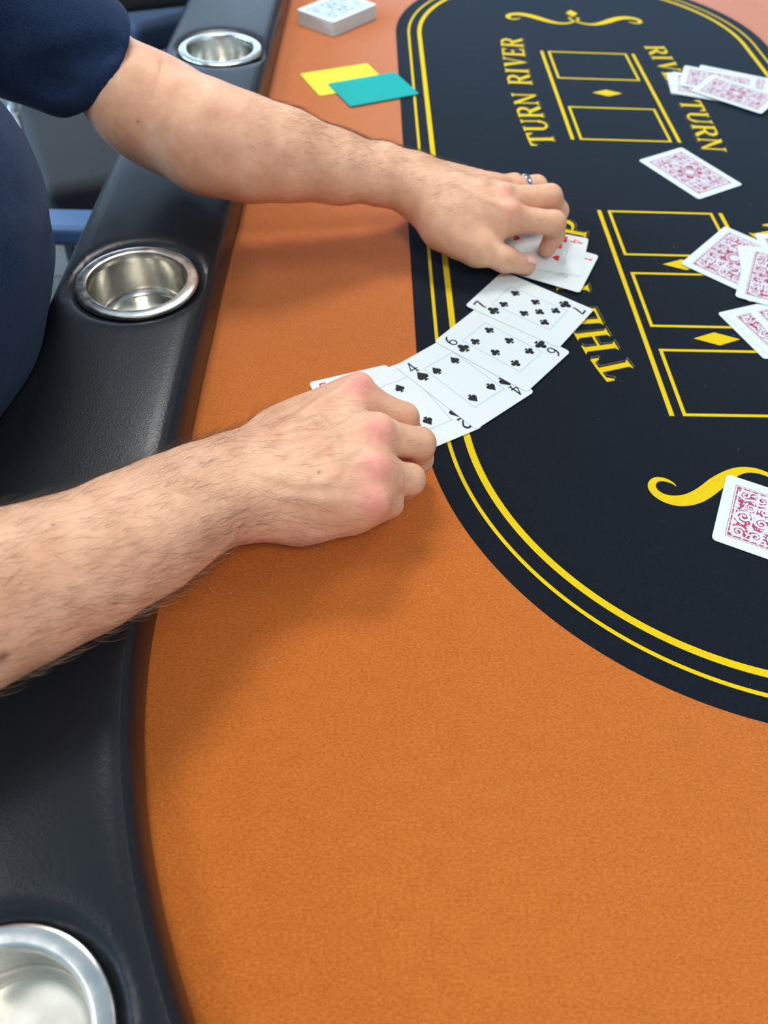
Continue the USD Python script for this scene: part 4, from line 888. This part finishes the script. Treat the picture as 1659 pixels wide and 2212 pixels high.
hairs('arm_hair', axR, 6200, lambda t, u, l: (.35 + .9 * (u > .0) + .9 * (np.abs(l) > .75)) * np.clip((1.0 - t) * 6, .12, 1) * (u > -.75), .007, .0175, .000060, m_hair_dark, -1, 11, .80)
hairs('arm_hair', axR, 900, lambda t, u, l: (.5 * (l < .2) * (u > -.3) + 1.4 * (l < -.72) * (u > -.75)) * (t < .62), .007, .017, .000075, m_hair_fair, -1, 12, 1.0)
hairs('arm_hair', axL, 2300, lambda t, u, l: (.08 + 1.0 * (l > .25) + .35 * (u > .5)) * np.clip((t - .25) * 4, 0, 1) * np.clip((1.0 - t) * 5, .05, 1) * (u > -.6), .007, .014, .00008, m_hair_dark, 1, 13)
m_few = [(872, 1020), (892, 1030), (885, 1044)]

# ------------------------------------------------------------------ chairs
pc = thing('armchair', 'black chair with a flat slate blue armrest, under the person in navy', 'chair', (-.52, .455, -TZ))
part(pc, 'seat', rbox((0, 0, .405), (.50, .50, .07), .025), m_seat, 40)
part(pc, 'backrest', rbox((-.27, 0, .72), (.06, .46, .42), .025), m_seat, 40)
for s_ in (-1, 1):
    part(pc, 'armrest', rbox((0, 0, 0), (.44, .056, .024), .008).rotate([-8 * s_, 0, 0]).translate([.045, s_ * .365, .650]), m_armrest, 40, label='slate blue flat armrest')
    part(pc, 'arm_post', tube([(.18, s_ * .31, .42), (.18, s_ * .36, .50), (.18, s_ * .365, .64)], .011), m_chrome, True)
    for x in (-.2, .2): part(pc, 'leg', tube([(x, s_ * .22, .38), (x * 1.1, s_ * .25, .0)], .013), m_chrome, True)
def side_chair(name, label, loc, rot, mat, seat_h=.45, w=.46, d=.46):
    t = thing(name, label, 'chair', (loc[0], loc[1], -TZ), rot)
    part(t, 'seat', rbox((w / 2, -d / 2, seat_h - .035), (w, d, .07), .022), mat, 40)
    part(t, 'seat_frame', tube([(-.012, -d - .01, seat_h - .05), (-.012, -.02, seat_h - .02), (.0, .012, seat_h + .01), (.09, .012, seat_h + .012)], .011, 12), m_chrome, True, label='chrome tube round the seat')
    part(t, 'backrest', rbox((w / 2, .03, seat_h + .30), (w, .045, .36), .02), mat, 40)
    for x in (.03, w - .03):
        for y in (-.03, -d + .03): part(t, 'leg', tube([(x, y, seat_h - .05), (x + (.02 if x > .2 else -.02), y, 0)], .012), m_chrome, True)
    return t
side_chair('side_chair', 'charcoal side chair with a chrome tube frame behind the navy sleeve', (-.677, 1.591), .392, m_seat, .45, .46, .36)
side_chair('side_chair', 'navy side chair farthest back, its seat corner at the top of the photo', (-.464, 2.63), -.86, m_navy)
